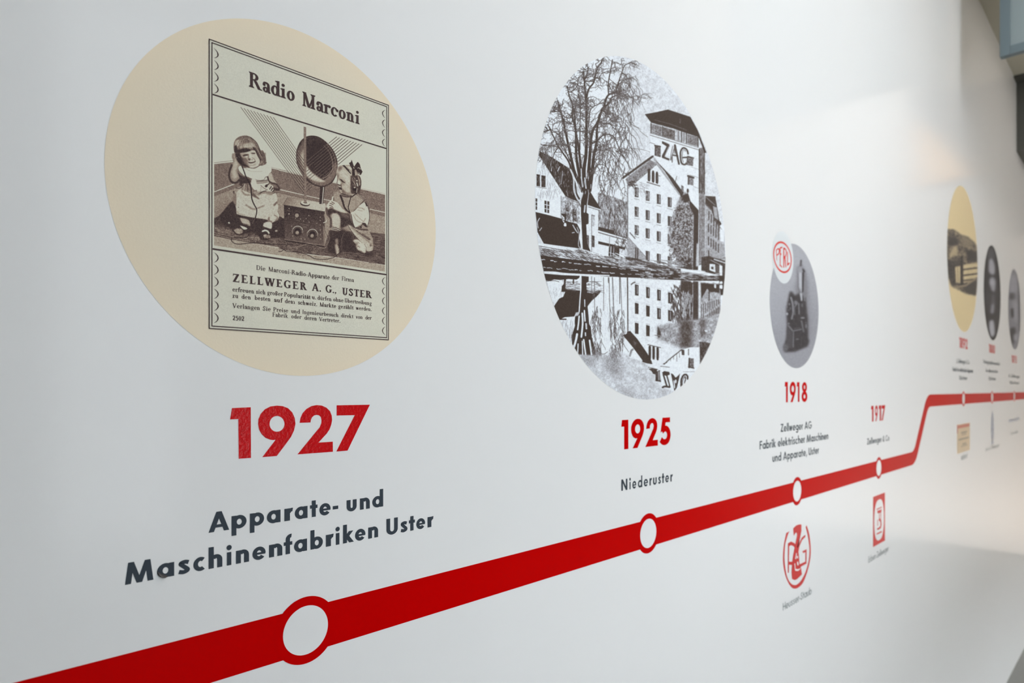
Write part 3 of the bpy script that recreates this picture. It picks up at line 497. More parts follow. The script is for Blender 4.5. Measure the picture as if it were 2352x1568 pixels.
def paint_mill():
    p = Paint(1222, 130, 1674, 924, 2.2, .9)
    def t1(): p.tile(1220, 120, 6.272)
    def t2(): p.tile(1440, 130, 6.272)
    def t3(): p.tile(1220, 340, 6.272)
    def t4(): p.tile(1420, 360, 6.031)
    def t5(): p.tile(1220, 560, 6.272)
    def t6(): p.tile(1420, 580, 6.031)
    def t7(): p.tile(1300, 760, 6.918)
    t1(); p.poly([(0, 0), (3000, 0), (3000, 3600), (0, 3600)], .93, noise=.05, ns=(7, 7)); p.poly([(1150, 0), (3000, 0), (3000, 2400), (1500, 2400), (1400, 900)], .84, soft=120, noise=.1, ns=(9, 9), seed=20)
    t3()
    # hill and bare wood behind
    p.poly([(960, 640), (1180, 700), (1380, 780), (1380, 1310), (960, 1180)], .52, noise=.5, ns=(2.5, 5), soft=3)
    p.scatter((960, 700, 1380, 1280), 150, 130, 9, .2, 1.5, .35, 31, al=.6); p.scatter((960, 800, 1380, 1280), 80, 90, 8, .9, 1.5, .5, 32, al=.6); p.poly([(960, 1130), (1200, 1190), (1190, 1240), (960, 1175)], .12, soft=4)
    # white house, steep dark roof
    p.poly([(0, 0), (125, 100), (490, 690), (430, 690), (420, 1020), (0, 920)], .95, noise=.04)
    p.poly([(425, 690), (690, 770), (715, 1100), (660, 1085), (425, 1010)], .74, noise=.4, ns=(4, 4)); p.poly([(800, 820), (965, 885), (965, 1200), (1380, 1310), (1380, 1568), (1100, 1568), (800, 1500)], .92, noise=.06)
    p.poly([(125, 45), (310, 140), (560, 300), (640, 500), (680, 775), (490, 690), (110, 105)], .07, noise=.06)
    p.scatter((150, 70, 400, 330), 50, 40, 6, .6, 1.5, .4, 33, al=.6); p.scatter((330, 230, 600, 640), 70, 40, 7, .55, 1.6, .4, 34, al=.6)
    p.curve([(310, 150), (285, 230), (290, 330)], 12, .85); p.curve([(410, 270), (380, 330)], 14, .7); p.curve([(450, 330), (440, 450), (430, 520)], 10, .6)
    p.poly([(835, 600), (905, 720), (1012, 885), (810, 820)], .08); p.poly([(810, 818), (1010, 885), (1000, 905), (810, 850)], .85); p.line([(830, 850), (990, 900)], 8, .25)
    p.line([(490, 700), (690, 775)], 10, .3); p.line([(500, 725), (680, 790)], 8, .4); p.line([(430, 690), (430, 990)], 10, .3, al=.6)
    p.scatter((100, 120, 420, 700), 90, 110, 5, .45, 1.6, .3, 35, al=.5); p.scatter((430, 720, 700, 1040), 80, 50, 9, .25, 1.5, .5, 36, al=.6)
    for x0, y0, x1, y1 in ((75, 375, 125, 555), (145, 392, 205, 567)):
        p.poly([(x0, y0), (x1, y0+8), (x1, y1), (x0, y1-8)], .15, noise=.3, ns=(3, 3)); p.line([(x0-4, y1+4), (x1+14, y1+16)], 10, .55)
    p.poly([(190, 755), (260, 770), (258, 938), (192, 925)], .1); p.line([(226, 760), (226, 935)], 12, .9); p.line([(190, 812), (260, 826)], 10, .9); p.line([(190, 870), (260, 884)], 10, .9)
    p.poly([(62, 722), (86, 728), (84, 890), (64, 886)], .1); p.line([(62, 775), (86, 780)], 9, .9); p.line([(62, 830), (86, 835)], 9, .9)
    p.poly([(490, 820), (550, 840), (545, 1040), (490, 1020)], .35, noise=.5, ns=(4, 4)); p.poly([(600, 880), (650, 895), (655, 1060), (600, 1045)], .3, noise=.5, ns=(4, 4)); p.line([(605, 880), (605, 1060)], 14, .12)
    # dark barn and snow
    p.poly([(62, 920), (250, 965), (430, 1015), (455, 1035), (560, 1065), (660, 1090), (705, 1180), (690, 1300), (720, 1440), (735, 1465), (520, 1430), (180, 1375), (90, 1210)], .06, noise=.03)
    p.poly([(430, 940), (505, 950), (500, 1060), (480, 1070), (478, 1000), (440, 965)], .08); p.blob([(475, 1080), (500, 1080), (505, 1125), (470, 1120)], .92); p.poly([(440, 1025), (480, 1060), (470, 1080)], .9)
    p.curve([(120, 1010), (90, 1070), (100, 1150)], 12, .75); p.curve([(150, 1150), (120, 1190)], 12, .7); p.curve([(600, 1110), (640, 1180), (670, 1220)], 14, .75); p.curve([(660, 1140), (690, 1240), (680, 1400), (720, 1450)], 10, .7); p.curve([(590, 1220), (620, 1215)], 12, .8)
    p.poly([(62, 1200), (90, 1215), (180, 1375), (100, 1370)], .88)
    p.poly([(660, 1085), (725, 1095), (740, 1250), (738, 1450), (712, 1440), (705, 1180)], .92)
    for x0, y0, x1, y1, t in ((870, 960, 912, 1130, .72), (870, 1255, 912, 1430, .2), (800, 1250, 832, 1420, .35)):
        p.poly([(x0, y0), (x1, y0+10), (x1, y1), (x0, y1-10)], t, noise=.3, ns=(3, 4))
    p.line([(870, 960), (870, 1700)], 9, .35); p.line([(870, 960), (912, 975)], 10, .3)
    p.poly([(965, 1180), (1380, 1300), (1380, 1330), (965, 1205)], .93); p.line([(965, 1178), (1380, 1298)], 10, .15); p.line([(970, 1215), (1370, 1330)], 16, .35)
    p.poly([(965, 1340), (1360, 1430), (1350, 1465), (965, 1380)], .08); p.poly([(965, 1385), (1120, 1415), (1110, 1568), (965, 1568)], .93, noise=.05); p.poly([(1120, 1400), (1270, 1440), (1265, 1600), (1110, 1600)], .1, noise=.2, ns=(4, 4)); p.line([(1150, 1420), (1140, 1600)], 14, .7); p.line([(1190, 1420), (1185, 1560)], 12, .6); p.poly([(1270, 1450), (1375, 1475), (1375, 1600), (1270, 1590)], .8, noise=.4, ns=(3, 8)); p.line([(1130, 1280), (1125, 1420)], 8, .5); p.scatter((1200, 1250, 1370, 1430), 40, 60, 10, .25, 1.2, .8, 37, al=.7)
    # the big bare tree
    t1()
    p.poly([(715, 2160), (745, 2000), (735, 1900), (850, 1900), (830, 1990), (803, 2180), (797, 2310), (826, 2330), (826, 2470), (792, 2480), (806, 2750), (862, 2885), (742, 2845), (730, 2580), (716, 2330)], .06)
    p.line([(775, 2210), (765, 2300)], 22, .75)
    br = [([(700, 2130), (640, 2010), (575, 1690), (530, 1560), (400, 1370), (290, 1150), (235, 1040)], 34, 12), ([(740, 2000), (690, 1880), (620, 1720), (570, 1500), (500, 1180), (440, 900), (400, 780), (380, 700)], 52, 16),
          ([(740, 1980), (700, 1800), (650, 1500), (640, 1120), (590, 930), (600, 790), (550, 640), (520, 490)], 48, 16), ([(760, 1960), (720, 1700), (680, 1350), (650, 1200), (630, 1000), (620, 830)], 44, 18),
          ([(770, 1980), (760, 1700), (790, 1450), (795, 1100), (795, 800), (780, 600), (765, 420), (750, 270)], 58, 17), ([(765, 400), (800, 330), (820, 220)], 20, 14), ([(790, 670), (830, 530), (900, 430), (940, 260), (1020, 130)], 28, 12), ([(950, 250), (925, 170)], 12, 8), ([(920, 375), (1000, 370)], 16, 8), ([(790, 420), (900, 420)], 14, 10),
          ([(800, 2000), (820, 1800), (850, 1400), (860, 1250), (890, 1120), (960, 1000), (1020, 820)], 54, 30), ([(970, 940), (1010, 850), (1025, 810), (1120, 740), (1150, 660), (1210, 630)], 30, 16), ([(1050, 790), (1070, 690), (1120, 610), (1210, 580), (1240, 490), (1300, 430), (1330, 380)], 34, 8), ([(1115, 620), (1110, 450), (1145, 250), (1170, 110)], 18, 14), ([(1240, 480), (1290, 340), (1340, 200), (1410, 160)], 18, 10), ([(1120, 480), (1170, 570), (1200, 590)], 14, 10),
          ([(840, 1990), (880, 1700), (900, 1500), (940, 1300), (945, 1130), (965, 1000)], 56, 28), ([(860, 1330), (960, 1260), (1060, 1185), (1190, 1220), (1280, 1420), (1350, 1520)], 20, 10), ([(860, 1690), (930, 1430), (1010, 1410), (1140, 1415)], 18, 8), ([(870, 1700), (930, 1560), (1000, 1545), (1080, 1640)], 16, 6), ([(890, 1700), (950, 1630), (1040, 1620), (1110, 1680)], 16, 6),
          ([(1225, 565), (1320, 600), (1400, 640), (1520, 690)], 12, 8), ([(600, 790), (660, 750), (690, 780), (720, 800)], 12, 8), ([(560, 575), (620, 540), (665, 470), (690, 350), (760, 370)], 14, 8), ([(665, 470), (720, 500), (760, 510)], 12, 8), ([(700, 1400), (705, 900), (715, 760), (690, 650), (690, 530)], 18, 8), ([(825, 1080), (840, 900), (860, 820), (920, 770), (1060, 715)], 16, 9), ([(580, 940), (520, 950), (460, 920)], 12, 8), ([(580, 1030), (510, 1010), (480, 980)], 14, 8), ([(430, 880), (390, 850), (330, 860), (300, 860)], 14, 10), ([(400, 840), (325, 810)], 12, 8), ([(280, 1110), (240, 1130), (195, 1150)], 16, 12), ([(560, 1570), (440, 1300), (390, 1190), (280, 1110)], 16, 10), ([(400, 1370), (300, 1350), (160, 1340)], 12, 7), ([(380, 1390), (340, 1440), (310, 1530), (290, 1600), (280, 1720)], 10, 6), ([(1220, 1420), (1330, 1510), (1440, 1690)], 12, 8), ([(1020, 840), (1100, 900), (1170, 1000), (1300, 1000)], 14, 6), ([(980, 1000), (1040, 1030), (1120, 1030), (1250, 1150)], 12, 6), ([(680, 1420), (560, 1330), (480, 1420)], 10, 6)]
    for pts, w, w2 in br: p.curve(pts, w, .08, w2)
    R = random.Random(12)
    def twig(x, y, a, l, w, dep, droop):
        pts = [(x, y)]
        for i in range(7):
            a += R.uniform(-.55, .55); a += (math.pi/2-a)*droop*.6
            x += math.cos(a)*l/6; y += math.sin(a)*l/6; pts.append((x, y))
        p.line(pts, w*1.12, .10+.06*(3-dep), w*.6, al=.95)
        if dep > 0:
            for _ in range(2+(R.random() < .6)):
                q = pts[R.randrange(1, 8)]; twig(q[0], q[1], a+R.choice((-1, 1))*R.uniform(.3, 1.1), l*R.uniform(.5, .85), w*.75, dep-1, droop)
    for pts, w, w2 in br:
        q = p.spline(pts, 6); top = [u for u in q if u[1] < 1500]
        for u in top[::2]:
            right = u[0] > 930
            a = R.uniform(-2.9, -.3) if not right else R.uniform(-1.8, .6)
            if R.random() < .6: twig(u[0], u[1], a, R.uniform(70, 150), 9, 2, .0 if not right else .16)
    for _ in range(34):   # hanging branch ends at the right of the crown
        x = R.uniform(1020, 1420); top = 600+abs(x-1150)*.9+R.uniform(-80, 500); twig(x, top, R.uniform(1.1, 1.8), R.uniform(200, 420), 8, 1, .25)
    for _ in range(44):
        x = R.uniform(900, 1420); top = R.uniform(1250, 1900); twig(x, top, R.uniform(1.2, 1.9), R.uniform(120, 300), 9, 1, .25)
    for _ in range(40):
        x = R.uniform(170, 480); twig(x, 1000+(480-x)*1.1+R.uniform(0, 200), R.uniform(1., 2.4), 120, 7, 1, .2)
    for _ in range(22): x = R.uniform(1260, 1530); twig(x, R.uniform(330, 700), R.uniform(.8, 1.6), R.uniform(120, 300), 6, 1, .3)
    t3(); p.curve([(565, 310), (610, 430), (620, 620), (690, 760), (740, 650)], 22, .82, soft=.7); p.curve([(720, 300), (725, 430), (740, 560)], 14, .85); p.curve([(670, 520), (690, 640)], 14, .75); p.curve([(770, 430), (790, 580)], 16, .8); p.scatter((620, 350, 860, 640), 24, 60, 8, .75, 1.5, .3, 41, al=.7)
    # gabled mill
    t4()
    p.poly([(130, 400), (470, 60), (540, 110), (870, 540), (870, 1568), (120, 1440)], .92, noise=.07, ns=(6, 6))
    p.poly([(100, 310), (440, 40), (545, 100), (180, 410), (130, 400)], .45, noise=.35, ns=(3, 3)); p.scatter((120, 330, 220, 400), 20, 40, 12, .15, .6, .6, 42); p.line([(65, 292), (475, -5)], 30, .14); p.line([(110, 290), (450, 50)], 9, .6, al=.6)
    p.poly([(470, -5), (560, 90), (760, 300), (905, 500), (870, 560), (830, 490), (640, 200)], .12); p.line([(530, 95), (845, 520)], 20, .55); p.line([(130, 400), (130, 1200)], 14, .45); p.line([(128, 700), (128, 1390)], 8, .3)
    p.scatter((190, 340, 380, 480), 40, 70, 5, .45, .8, .8, 43, al=.6)
    wins = {253: (490, 760, 1015), 407: (540, 807, 1060, 1372), 560: (585, 850, 1100, 1410), 712: (627, 890, 1140, 1447)}
    for x, ys in wins.items():
        for y in ys:
            p.poly([(x-28, y-72), (x+28, y-60), (x+26, y+72), (x-26, y+66)], .13, noise=.12); p.line([(x+12, y-50), (x+12, y+55)], 12, .62); p.line([(x-4, y-55), (x-4, y+60)], 5, .4); p.line([(x-30, y+88), (x+34, y+104)], 9, .62)
            if x == 253 or y < 560: p.scatter((x-22, y-60, x+24, y+60), 8, 30, 9, .6, 1.4, .6, int(x+y), al=.7)
    for x, y in ((425, 255), (482, 272), (535, 287)): p.blob([(x-18, y+76), (x-18, y-50), (x, y-84), (x+18, y-46), (x+16, y+80)], .1); p.line([(x+6, y-30), (x+6, y+60)], 5, .35)
    p.ell(424, 190, 22, 26, .12); p.line([(400, 352), (575, 405)], 14, .3); p.line([(560, 262), (580, 268)], 8, .4)
    p.poly([(130, 1110), (240, 1230), (380, 1380), (380, 1440), (120, 1400)], .6, noise=.25, ns=(2, 2)); p.line([(160, 1050), (230, 1130)], 14, .3); p.poly([(235, 1250), (280, 1270), (275, 1420), (230, 1410)], .2); p.line([(256, 1260), (252, 1410)], 8, .6); p.line([(130, 1105), (380, 1385)], 8, .35, al=.7); p.poly([(100, 1380), (400, 1440), (500, 1480), (480, 1500), (100, 1410)], .12)
    # ivy and dark flank
    p.poly([(850, 560), (900, 500), (975, 500), (1000, 620), (1050, 700), (1040, 1568), (850, 1568), (780, 1350), (700, 1230), (700, 990), (770, 820), (800, 700)], .42, soft=14, noise=.65, ns=(3.2, 4.5))
    p.poly([(870, 540), (970, 500), (1000, 610), (920, 640)], .12, soft=5); p.poly([(860, 1380), (1000, 1390), (1030, 1568), (860, 1568)], .12, soft=14, noise=.2)
    p.scatter((760, 700, 1010, 1520), 260, 20, 11, .12, 1.4, 1.4, 44, al=.7); p.scatter((740, 760, 1010, 1500), 150, 15, 9, .8, 1.4, 1.4, 45, al=.55); p.scatter((700, 1200, 850, 1540), 90, 22, 12, .3, 1.4, 1.4, 46, al=.6)
    p.poly([(985, 600), (1040, 660), (1112, 740), (1105, 1568), (1035, 1568), (1045, 800), (990, 700)], .1, noise=.06); p.poly([(1085, 1200), (1125, 1200), (1130, 1510), (1075, 1520)], .75, soft=6)
    # tower
    t2(); p.poly([(335, 1120), (1030, 1320), (1035, 1480), (1060, 1700), (1050, 2175), (960, 2050), (840, 1900), (700, 1700), (500, 1480), (380, 1420), (330, 1440)], .92, noise=.06, ns=(6, 6))
    t4(); p.poly([(960, 480), (1115, 440), (1112, 735), (1000, 610)], .92, noise=.05); p.poly([(490, -20), (1112, -10), (1115, 500), (960, 490), (880, 470), (760, 290), (560, 90)], .92, noise=.05, ns=(6, 6)); p.line([(780, 380), (810, 270)], 9, .3); p.ell(962, 470, 16, 30, .15); p.poly([(870, 390), (905, 410), (905, 500), (870, 480)], .4, noise=.3)
    p.line([(990, 250), (1112, 290)], 6, .55); p.line([(1010, 140), (1112, 175)], 6, .6); p.line([(1040, 410), (1112, 440)], 6, .6)
    p.poly([(470, -5), (560, 90), (760, 300), (905, 500), (870, 560), (830, 490), (640, 200)], .13, noise=.1); p.line([(500, 40), (845, 520)], 20, .62)
    p.poly([(1118, -120), (1200, -130), (1200, 1480), (1118, 1500)], .38, noise=.3, ns=(3, 8)); p.line([(1122, -100), (1122, 500)], 18, .14); p.line([(1190, -100), (1192, 540)], 14, .2); p.scatter((1125, 0, 1195, 560), 30, 140, 7, .15, 1.57, .1, 47, al=.7); p.poly([(1115, 500), (1200, 520), (1200, 1480), (1115, 1480)], .5, noise=.25, ns=(3, 6))
    for y in range(560, 1400, 150):
        for x in (1130, 1160, 1185): p.line([(x, y), (x, y+110)], 10, .25, al=.75)
    t2(); p.poly([(255, 830), (420, 800), (590, 762), (740, 810), (912, 866), (1020, 1060), (1145, 1385), (1115, 1385), (1030, 1160), (860, 1110), (680, 1040), (345, 950)], .07, noise=.04); p.line([(400, 912), (620, 970), (860, 1060)], 8, .3); p.line([(765, 900), (765, 960)], 18, .3, al=.6)
    p.poly([(345, 955), (500, 990), (700, 1050), (1028, 1160), (1030, 1300), (340, 1105)], .72, noise=.2, ns=(4, 4))
    for a, b, t in ((520, 690, .3), (870, 1018, .38), (350, 400, .5), (400, 500, .4)): p.poly([(a, 965+(a-345)*.29), (b, 965+(b-345)*.29), (b, 1105+(b-345)*.28), (a, 1105+(a-345)*.28)], t, noise=.3, ns=(4, 4))
    for x in (345, 512, 785, 855, 1024): p.line([(x, 960+(x-345)*.28), (x, 1105+(x-345)*.28)], 14, .13)
    p.line([(740, 1080), (740, 1200)], 22, .45); p.line([(820, 1100), (820, 1220)], 18, .45)
    for d, t, w in ((0, .5, 10), (16, .9, 10), (32, .35, 10)): p.line([(335, 1100+d), (1030, 1310+d)], w, t)
    p.line([(330, 1235), (400, 1262)], 8, .4); p.line([(380, 1425), (1030, 1470)], 5, .75); p.poly([(400, 1275), (485, 1290), (485, 1450), (398, 1425)], .3, noise=.3, ns=(3, 3)); p.line([(400, 1280), (480, 1295)], 20, .15); p.line([(408, 1280), (404, 1420)], 16, .15)
    # the company letters on the tower, with their frames
    p.poly([(503, 1215), (610, 1262), (612, 1290), (540, 1440), (612, 1470), (606, 1500), (500, 1455), (502, 1425), (570, 1295), (503, 1250)], .14, soft=2); p.line([(600, 1300), (545, 1430)], 9, .55)
    p.line([(690, 1275), (665, 1380), (630, 1490)], 14, .3); p.line([(660, 1290), (640, 1370), (625, 1480)], 12, .4); p.line([(690, 1275), (720, 1420), (748, 1545)], 28, .14); p.line([(665, 1420), (730, 1430)], 20, .14); p.line([(650, 1440), (650, 1520)], 16, .25); p.line([(680, 1290), (690, 1400)], 12, .3)
    p.curve([(880, 1400), (860, 1340), (810, 1315), (775, 1360), (770, 1440), (785, 1530), (830, 1555), (860, 1530)], 24, .14); p.curve([(845, 1360), (815, 1340), (800, 1380), (795, 1450), (810, 1520)], 10, .35); p.line([(805, 1455), (860, 1450)], 22, .14); p.poly([(865, 1430), (950, 1455), (945, 1570), (850, 1560)], .3, noise=.3, ns=(3, 3)); p.line([(880, 1440), (955, 1462)], 22, .13); p.line([(890, 1440), (890, 1560)], 18, .2)
    t4(); p.poly([(965, 10), (1040, 20), (1035, 130), (960, 115)], .35, noise=.35, ns=(3, 3)); p.poly([(965, 258), (1042, 285), (1040, 400), (962, 380)], .45, noise=.3, ns=(3, 3)); p.line([(965, 265), (1042, 290)], 28, .15); p.line([(972, 270), (970, 380)], 20, .17)
    # long wing at the right
    p.poly([(1205, 620), (1300, 740), (1380, 900), (1420, 1000), (1470, 1060), (1485, 1568), (1205, 1500)], .62, noise=.18, ns=(5, 5)); p.poly([(1205, 540), (1345, 550), (1370, 700), (1400, 880), (1435, 930), (1400, 960), (1330, 860), (1290, 740), (1205, 640)], .12, noise=.08); p.line([(1215, 560), (1340, 670)], 12, .5, al=.7); p.poly([(1345, 560), (1370, 560), (1440, 930), (1430, 940)], .85); p.poly([(1310, 680), (1365, 700), (1385, 880), (1330, 840)], .62, soft=4); p.line([(1205, 650), (1290, 740)], 16, .3); p.line([(1330, 870), (1460, 1050)], 14, .25); p.poly([(1410, 980), (1465, 1040), (1465, 1180), (1410, 1170)], .92)
    for y0, x0 in ((760, 1255), (930, 1250), (1110, 1250)):
        for i in range(6):
            x = x0+i*34; y = y0+i*34*(.75 if y0 > 800 else 1.2)
            if x < 1420: p.line([(x, y), (x, y+110)], 17, .2)
    for i in range(22): p.line([(1215+i*9, 1260+i*5), (1215+i*9, 1360+i*3)], 3, .4, al=.6)
    p.poly([(1150, 1390), (1260, 1370), (1300, 1390), (1410, 1420), (1485, 1390), (1485, 1700), (1150, 1700)], .12, soft=4, noise=.2, ns=(4, 4)); p.line([(1250, 1300), (1255, 1400)], 16, .1); p.line([(1330, 1420), (1480, 1470)], 14, .8); p.line([(1280, 1430), (1420, 1500)], 9, .6); p.poly([(1265, 1480), (1340, 1490), (1345, 1600), (1265, 1570)], .88, noise=.2); p.poly([(1285, 1520), (1320, 1525), (1320, 1560), (1285, 1555)], .15); p.poly([(1400, 1500), (1440, 1510), (1440, 1650), (1400, 1640)], .9); p.poly([(1420, 1420), (1480, 1400), (1480, 1440)], .7, soft=3, noise=.3); p.poly([(1345, 1500), (1395, 1510), (1395, 1640), (1345, 1640)], .25)
    # bank and quay
    t5()
    p.poly([(90, -10), (200, 0), (740, 70), (1100, 185), (1380, 200), (1400, 330), (900, 275), (560, 225), (130, 165)], .72, noise=.45, ns=(7, 2)); p.poly([(100, -10), (180, -5), (740, 80), (860, 120), (860, 140), (100, 25)], .93)
    for k in range(9): p.line([(110, 28+k*14), (400, 80+k*15), (860, 150+k*14), (1180, 215+k*6)], 8, .17 if k % 2 == 0 else .9, al=.75)
    p.scatter((130, 70, 800, 210), 150, 120, 9, .25, .5, .25, 51, al=.7); p.scatter((150, 110, 1300, 300), 120, 100, 10, .95, .4, .3, 52, al=.7); p.scatter((850, 170, 1400, 320), 90, 110, 9, .2, .35, .3, 53, al=.7)
    t6(); p.poly([(0, 90), (130, 60), (380, 130), (860, 240), (1320, 310), (1380, 340), (1380, 400), (0, 230)], .6, noise=.5, ns=(7, 2)); p.poly([(100, 60), (240, 80), (400, 130), (480, 150), (860, 225), (880, 290), (640, 280), (300, 170), (100, 90)], .15, noise=.25, ns=(7, 2)); p.scatter((50, 100, 850, 260), 120, 110, 9, .85, .2, .2, 54, al=.6); p.scatter((50, 100, 850, 260), 90, 110, 9, .15, .2, .2, 55, al=.6)
    p.curve([(880, 240), (1050, 262), (1250, 300), (1390, 335)], 34, .93, w2=40); p.line([(1120, 250), (1200, 265)], 14, .85)
    t5(); p.poly([(130, 160), (300, 185), (560, 220), (760, 240), (920, 268), (1160, 310), (1360, 350), (1580, 372), (1580, 500), (1400, 480), (1100, 470), (700, 440), (180, 395)], .07, noise=.05)
    t6(); p.poly([(0, 230), (300, 235), (700, 270), (1000, 290), (1200, 320), (1480, 320), (1470, 390), (1100, 390), (700, 380), (300, 355), (0, 345)], .08, noise=.12, ns=(8, 2)); p.scatter((300, 260, 900, 360), 50, 50, 11, .8, .08, .1, 56, al=.6); p.scatter((860, 290, 1360, 370), 60, 60, 9, .65, .1, .3, 57, al=.6); p.poly([(1395, 320), (1475, 320), (1450, 590), (1400, 590)], .08, noise=.06)
    t5()
    for y0, y1, w in ((228, 385, 15), (338, 442, 13)):
        x = 150 if y0 < 300 else 180
        while x < 1540:
            l = p.rs.uniform(14, 120); yy = y0+(y1-y0)*(x-150)/1390+p.rs.uniform(-5, 5); p.curve([(x, yy), (x+l*.3, yy+p.rs.uniform(-5, 9)), (x+l*.6, yy+p.rs.uniform(-3, 10)), (x+l, yy+l*.11)], w*p.rs.uniform(.35, 1.05), p.rs.choice((.92, .8, .7)), w2=w*p.rs.uniform(.2, .8)); x += l+p.rs.uniform(4, 90)
    p.curve([(185, 410), (330, 412), (480, 430), (700, 442), (900, 450), (1120, 455)], 30, .93, w2=16); p.curve([(185, 408), (330, 420), (700, 440)], 20, .93)
    # water
    p.poly([(190, 430), (500, 455), (1100, 475), (1580, 490), (1580, 1900), (150, 1900)], .95, noise=.06, ns=(3, 8))
    p.poly([(185, 428), (450, 450), (700, 460), (690, 490), (650, 515), (540, 505), (420, 520), (330, 512), (270, 535), (210, 528)], .07)
    p.curve([(210, 540), (330, 530), (400, 545)], 8, .3); p.scatter((220, 560, 480, 860), 80, 60, 5, .55, 1.6, .3, 61, al=.5)
    p.poly([(490, 690), (435, 690), (440, 610), (480, 560), (475, 500), (502, 500), (500, 655), (700, 672), (800, 660), (1012, 670), (985, 712), (940, 760), (880, 810), (820, 885), (800, 930), (700, 1000), (640, 1000), (620, 1045), (480, 1055), (400, 1095), (330, 895), (400, 790), (460, 760)], .07, noise=.03)
    p.poly([(440, 520), (700, 560), (700, 670), (500, 655)], .78, noise=.5, ns=(7, 2)); p.line([(485, 500), (480, 640)], 26, .08); p.scatter((450, 540, 980, 690), 70, 60, 8, .2, .1, .2, 62, al=.6); p.scatter((790, 640, 1000, 700), 40, 60, 8, .8, .1, .2, 63, al=.6); p.line([(870, 470), (870, 690)], 9, .4); p.line([(608, 520), (608, 570)], 20, .12)
    p.poly([(715, 460), (828, 470), (826, 545), (795, 560), (800, 800), (820, 980), (835, 1160), (858, 1190), (870, 1330), (905, 1480), (960, 1750), (640, 1750), (590, 1450), (580, 1330), (620, 1200), (630, 1060), (690, 900), (715, 700)], .07)
    p.curve([(716, 460), (715, 640), (705, 760), (690, 980)], 17, .92); p.line([(770, 805), (772, 900)], 14, .85); p.line([(765, 960), (775, 1110)], 20, .92); p.curve([(690, 1040), (680, 1150), (668, 1235)], 20, .92); p.curve([(735, 1000), (740, 1150), (722, 1340)], 24, .92); p.line([(790, 1150), (795, 1220)], 22, .8); p.line([(780, 1280), (782, 1320)], 18, .9); p.curve([(660, 1300), (640, 1400), (610, 1500)], 30, .92); p.curve([(675, 1440), (668, 1600)], 16, .9); p.line([(735, 1400), (742, 1640)], 16, .92); p.line([(755, 1380), (785, 1600)], 22, .92); p.line([(840, 1390), (870, 1600)], 24, .92); p.blob([(640, 990), (690, 980), (690, 1010), (650, 1040)], .8, soft=3)
    p.poly([(415, 1095), (480, 1080), (620, 1050), (630, 1180), (590, 1300), (560, 1360), (450, 1200)], .93, noise=.1, ns=(2, 6)); p.scatter((440, 1090, 600, 1300), 40, 110, 6, .5, 1.6, .2, 64, al=.5); p.line([(410, 1085), (500, 1085)], 18, .1)
    for x, w, y1, sl in ((1112, 14, 560, .03), (1120, 10, 1400, .03), (1170, 14, 1350, .045), (1272, 14, 860, .01), (1285, 10, 1450, .04), (1385, 20, 1270, .01), (910, 9, 1150, .01), (1040, 9, 960, 0)):
        p.curve([(x, 485), (x+sl*(y1-485)/2+R.uniform(-4, 4), (y1+485)/2), (x+sl*(y1-485), y1)], w, .2, w2=w*.8, al=.85)
    for _ in range(150): x = R.choice((R.uniform(880, 1010), R.uniform(1130, 1340))); twig(x, R.uniform(900, 1600), R.uniform(1.4, 1.75), R.uniform(80, 160), 8, 0, .6)
    p.scatter((880, 520, 1370, 1250), 90, 120, 4, .6, 1.57, .12, 65, al=.4)
    t6(); p.poly([(140, 360), (860, 380), (860, 940), (860, 1310), (700, 1300), (540, 1568), (300, 1450), (140, 1090)], .92, noise=.1, ns=(6, 6))
    for x, ys in {255: (515, 770, 1045), 410: (550, 805, 1078), 563: (585, 842), 714: (625, 870)}.items():
        for y in ys: p.poly([(x-26, y-78), (x+26, y-64), (x+24, y+82), (x-24, y+76)], .12, noise=.1); (y < 560 or x > 540) and p.line([(x+8, y-50), (x+8, y+55)], 10, .6); p.line([(x-30, y-92), (x+30, y-84)], 6, .65)
    p.curve([(180, 440), (205, 420), (230, 410)], 16, .25); p.line([(128, 350), (132, 1080)], 16, .25)
    p.poly([(865, 385), (1000, 395), (1030, 420), (1040, 395), (1110, 400), (1110, 935), (860, 940), (850, 600)], .12, soft=5, noise=.1, ns=(3, 9)); p.scatter((870, 520, 1030, 930), 70, 70, 11, .72, 1.57, .12, 71, al=.7); p.scatter((730, 440, 860, 940), 90, 70, 14, .15, 1.4, .4, 72, al=.75); p.line([(1032, 440), (1030, 930)], 12, .6, al=.7)
    p.poly([(1112, 395), (1140, 395), (1140, 940), (1112, 940)], .8, noise=.2); p.poly([(1140, 400), (1400, 420), (1420, 600), (1415, 800), (1395, 900), (1140, 920)], .62, noise=.3, ns=(4, 5)); p.poly([(1140, 420), (1400, 440), (1400, 560), (1330, 545), (1280, 550), (1230, 500), (1150, 640)], .1, soft=3); p.line([(1160, 398), (1300, 415)], 20, .9); p.blob([(1335, 395), (1390, 395), (1390, 425), (1335, 420)], .93); p.blob([(1405, 400), (1440, 400), (1440, 430), (1405, 430)], .93); p.blob([(1405, 450), (1440, 450), (1440, 500), (1405, 490)], .93); p.blob([(1330, 440), (1352, 440), (1352, 490), (1330, 480)], .85); p.line([(1258, 520), (1258, 660)], 16, .1)
    for i in range(9): x = 1150+i*30; p.line([(x, 720-i*9), (x, 900-i*8)], 13, .2, al=.8)
    p.line([(1200, 860), (1400, 730)], 26, .72)
    for i in range(6): p.line([(1265+i*28, 800-i*16), (1265+i*28, 900-i*12)], 10, .25, al=.8)
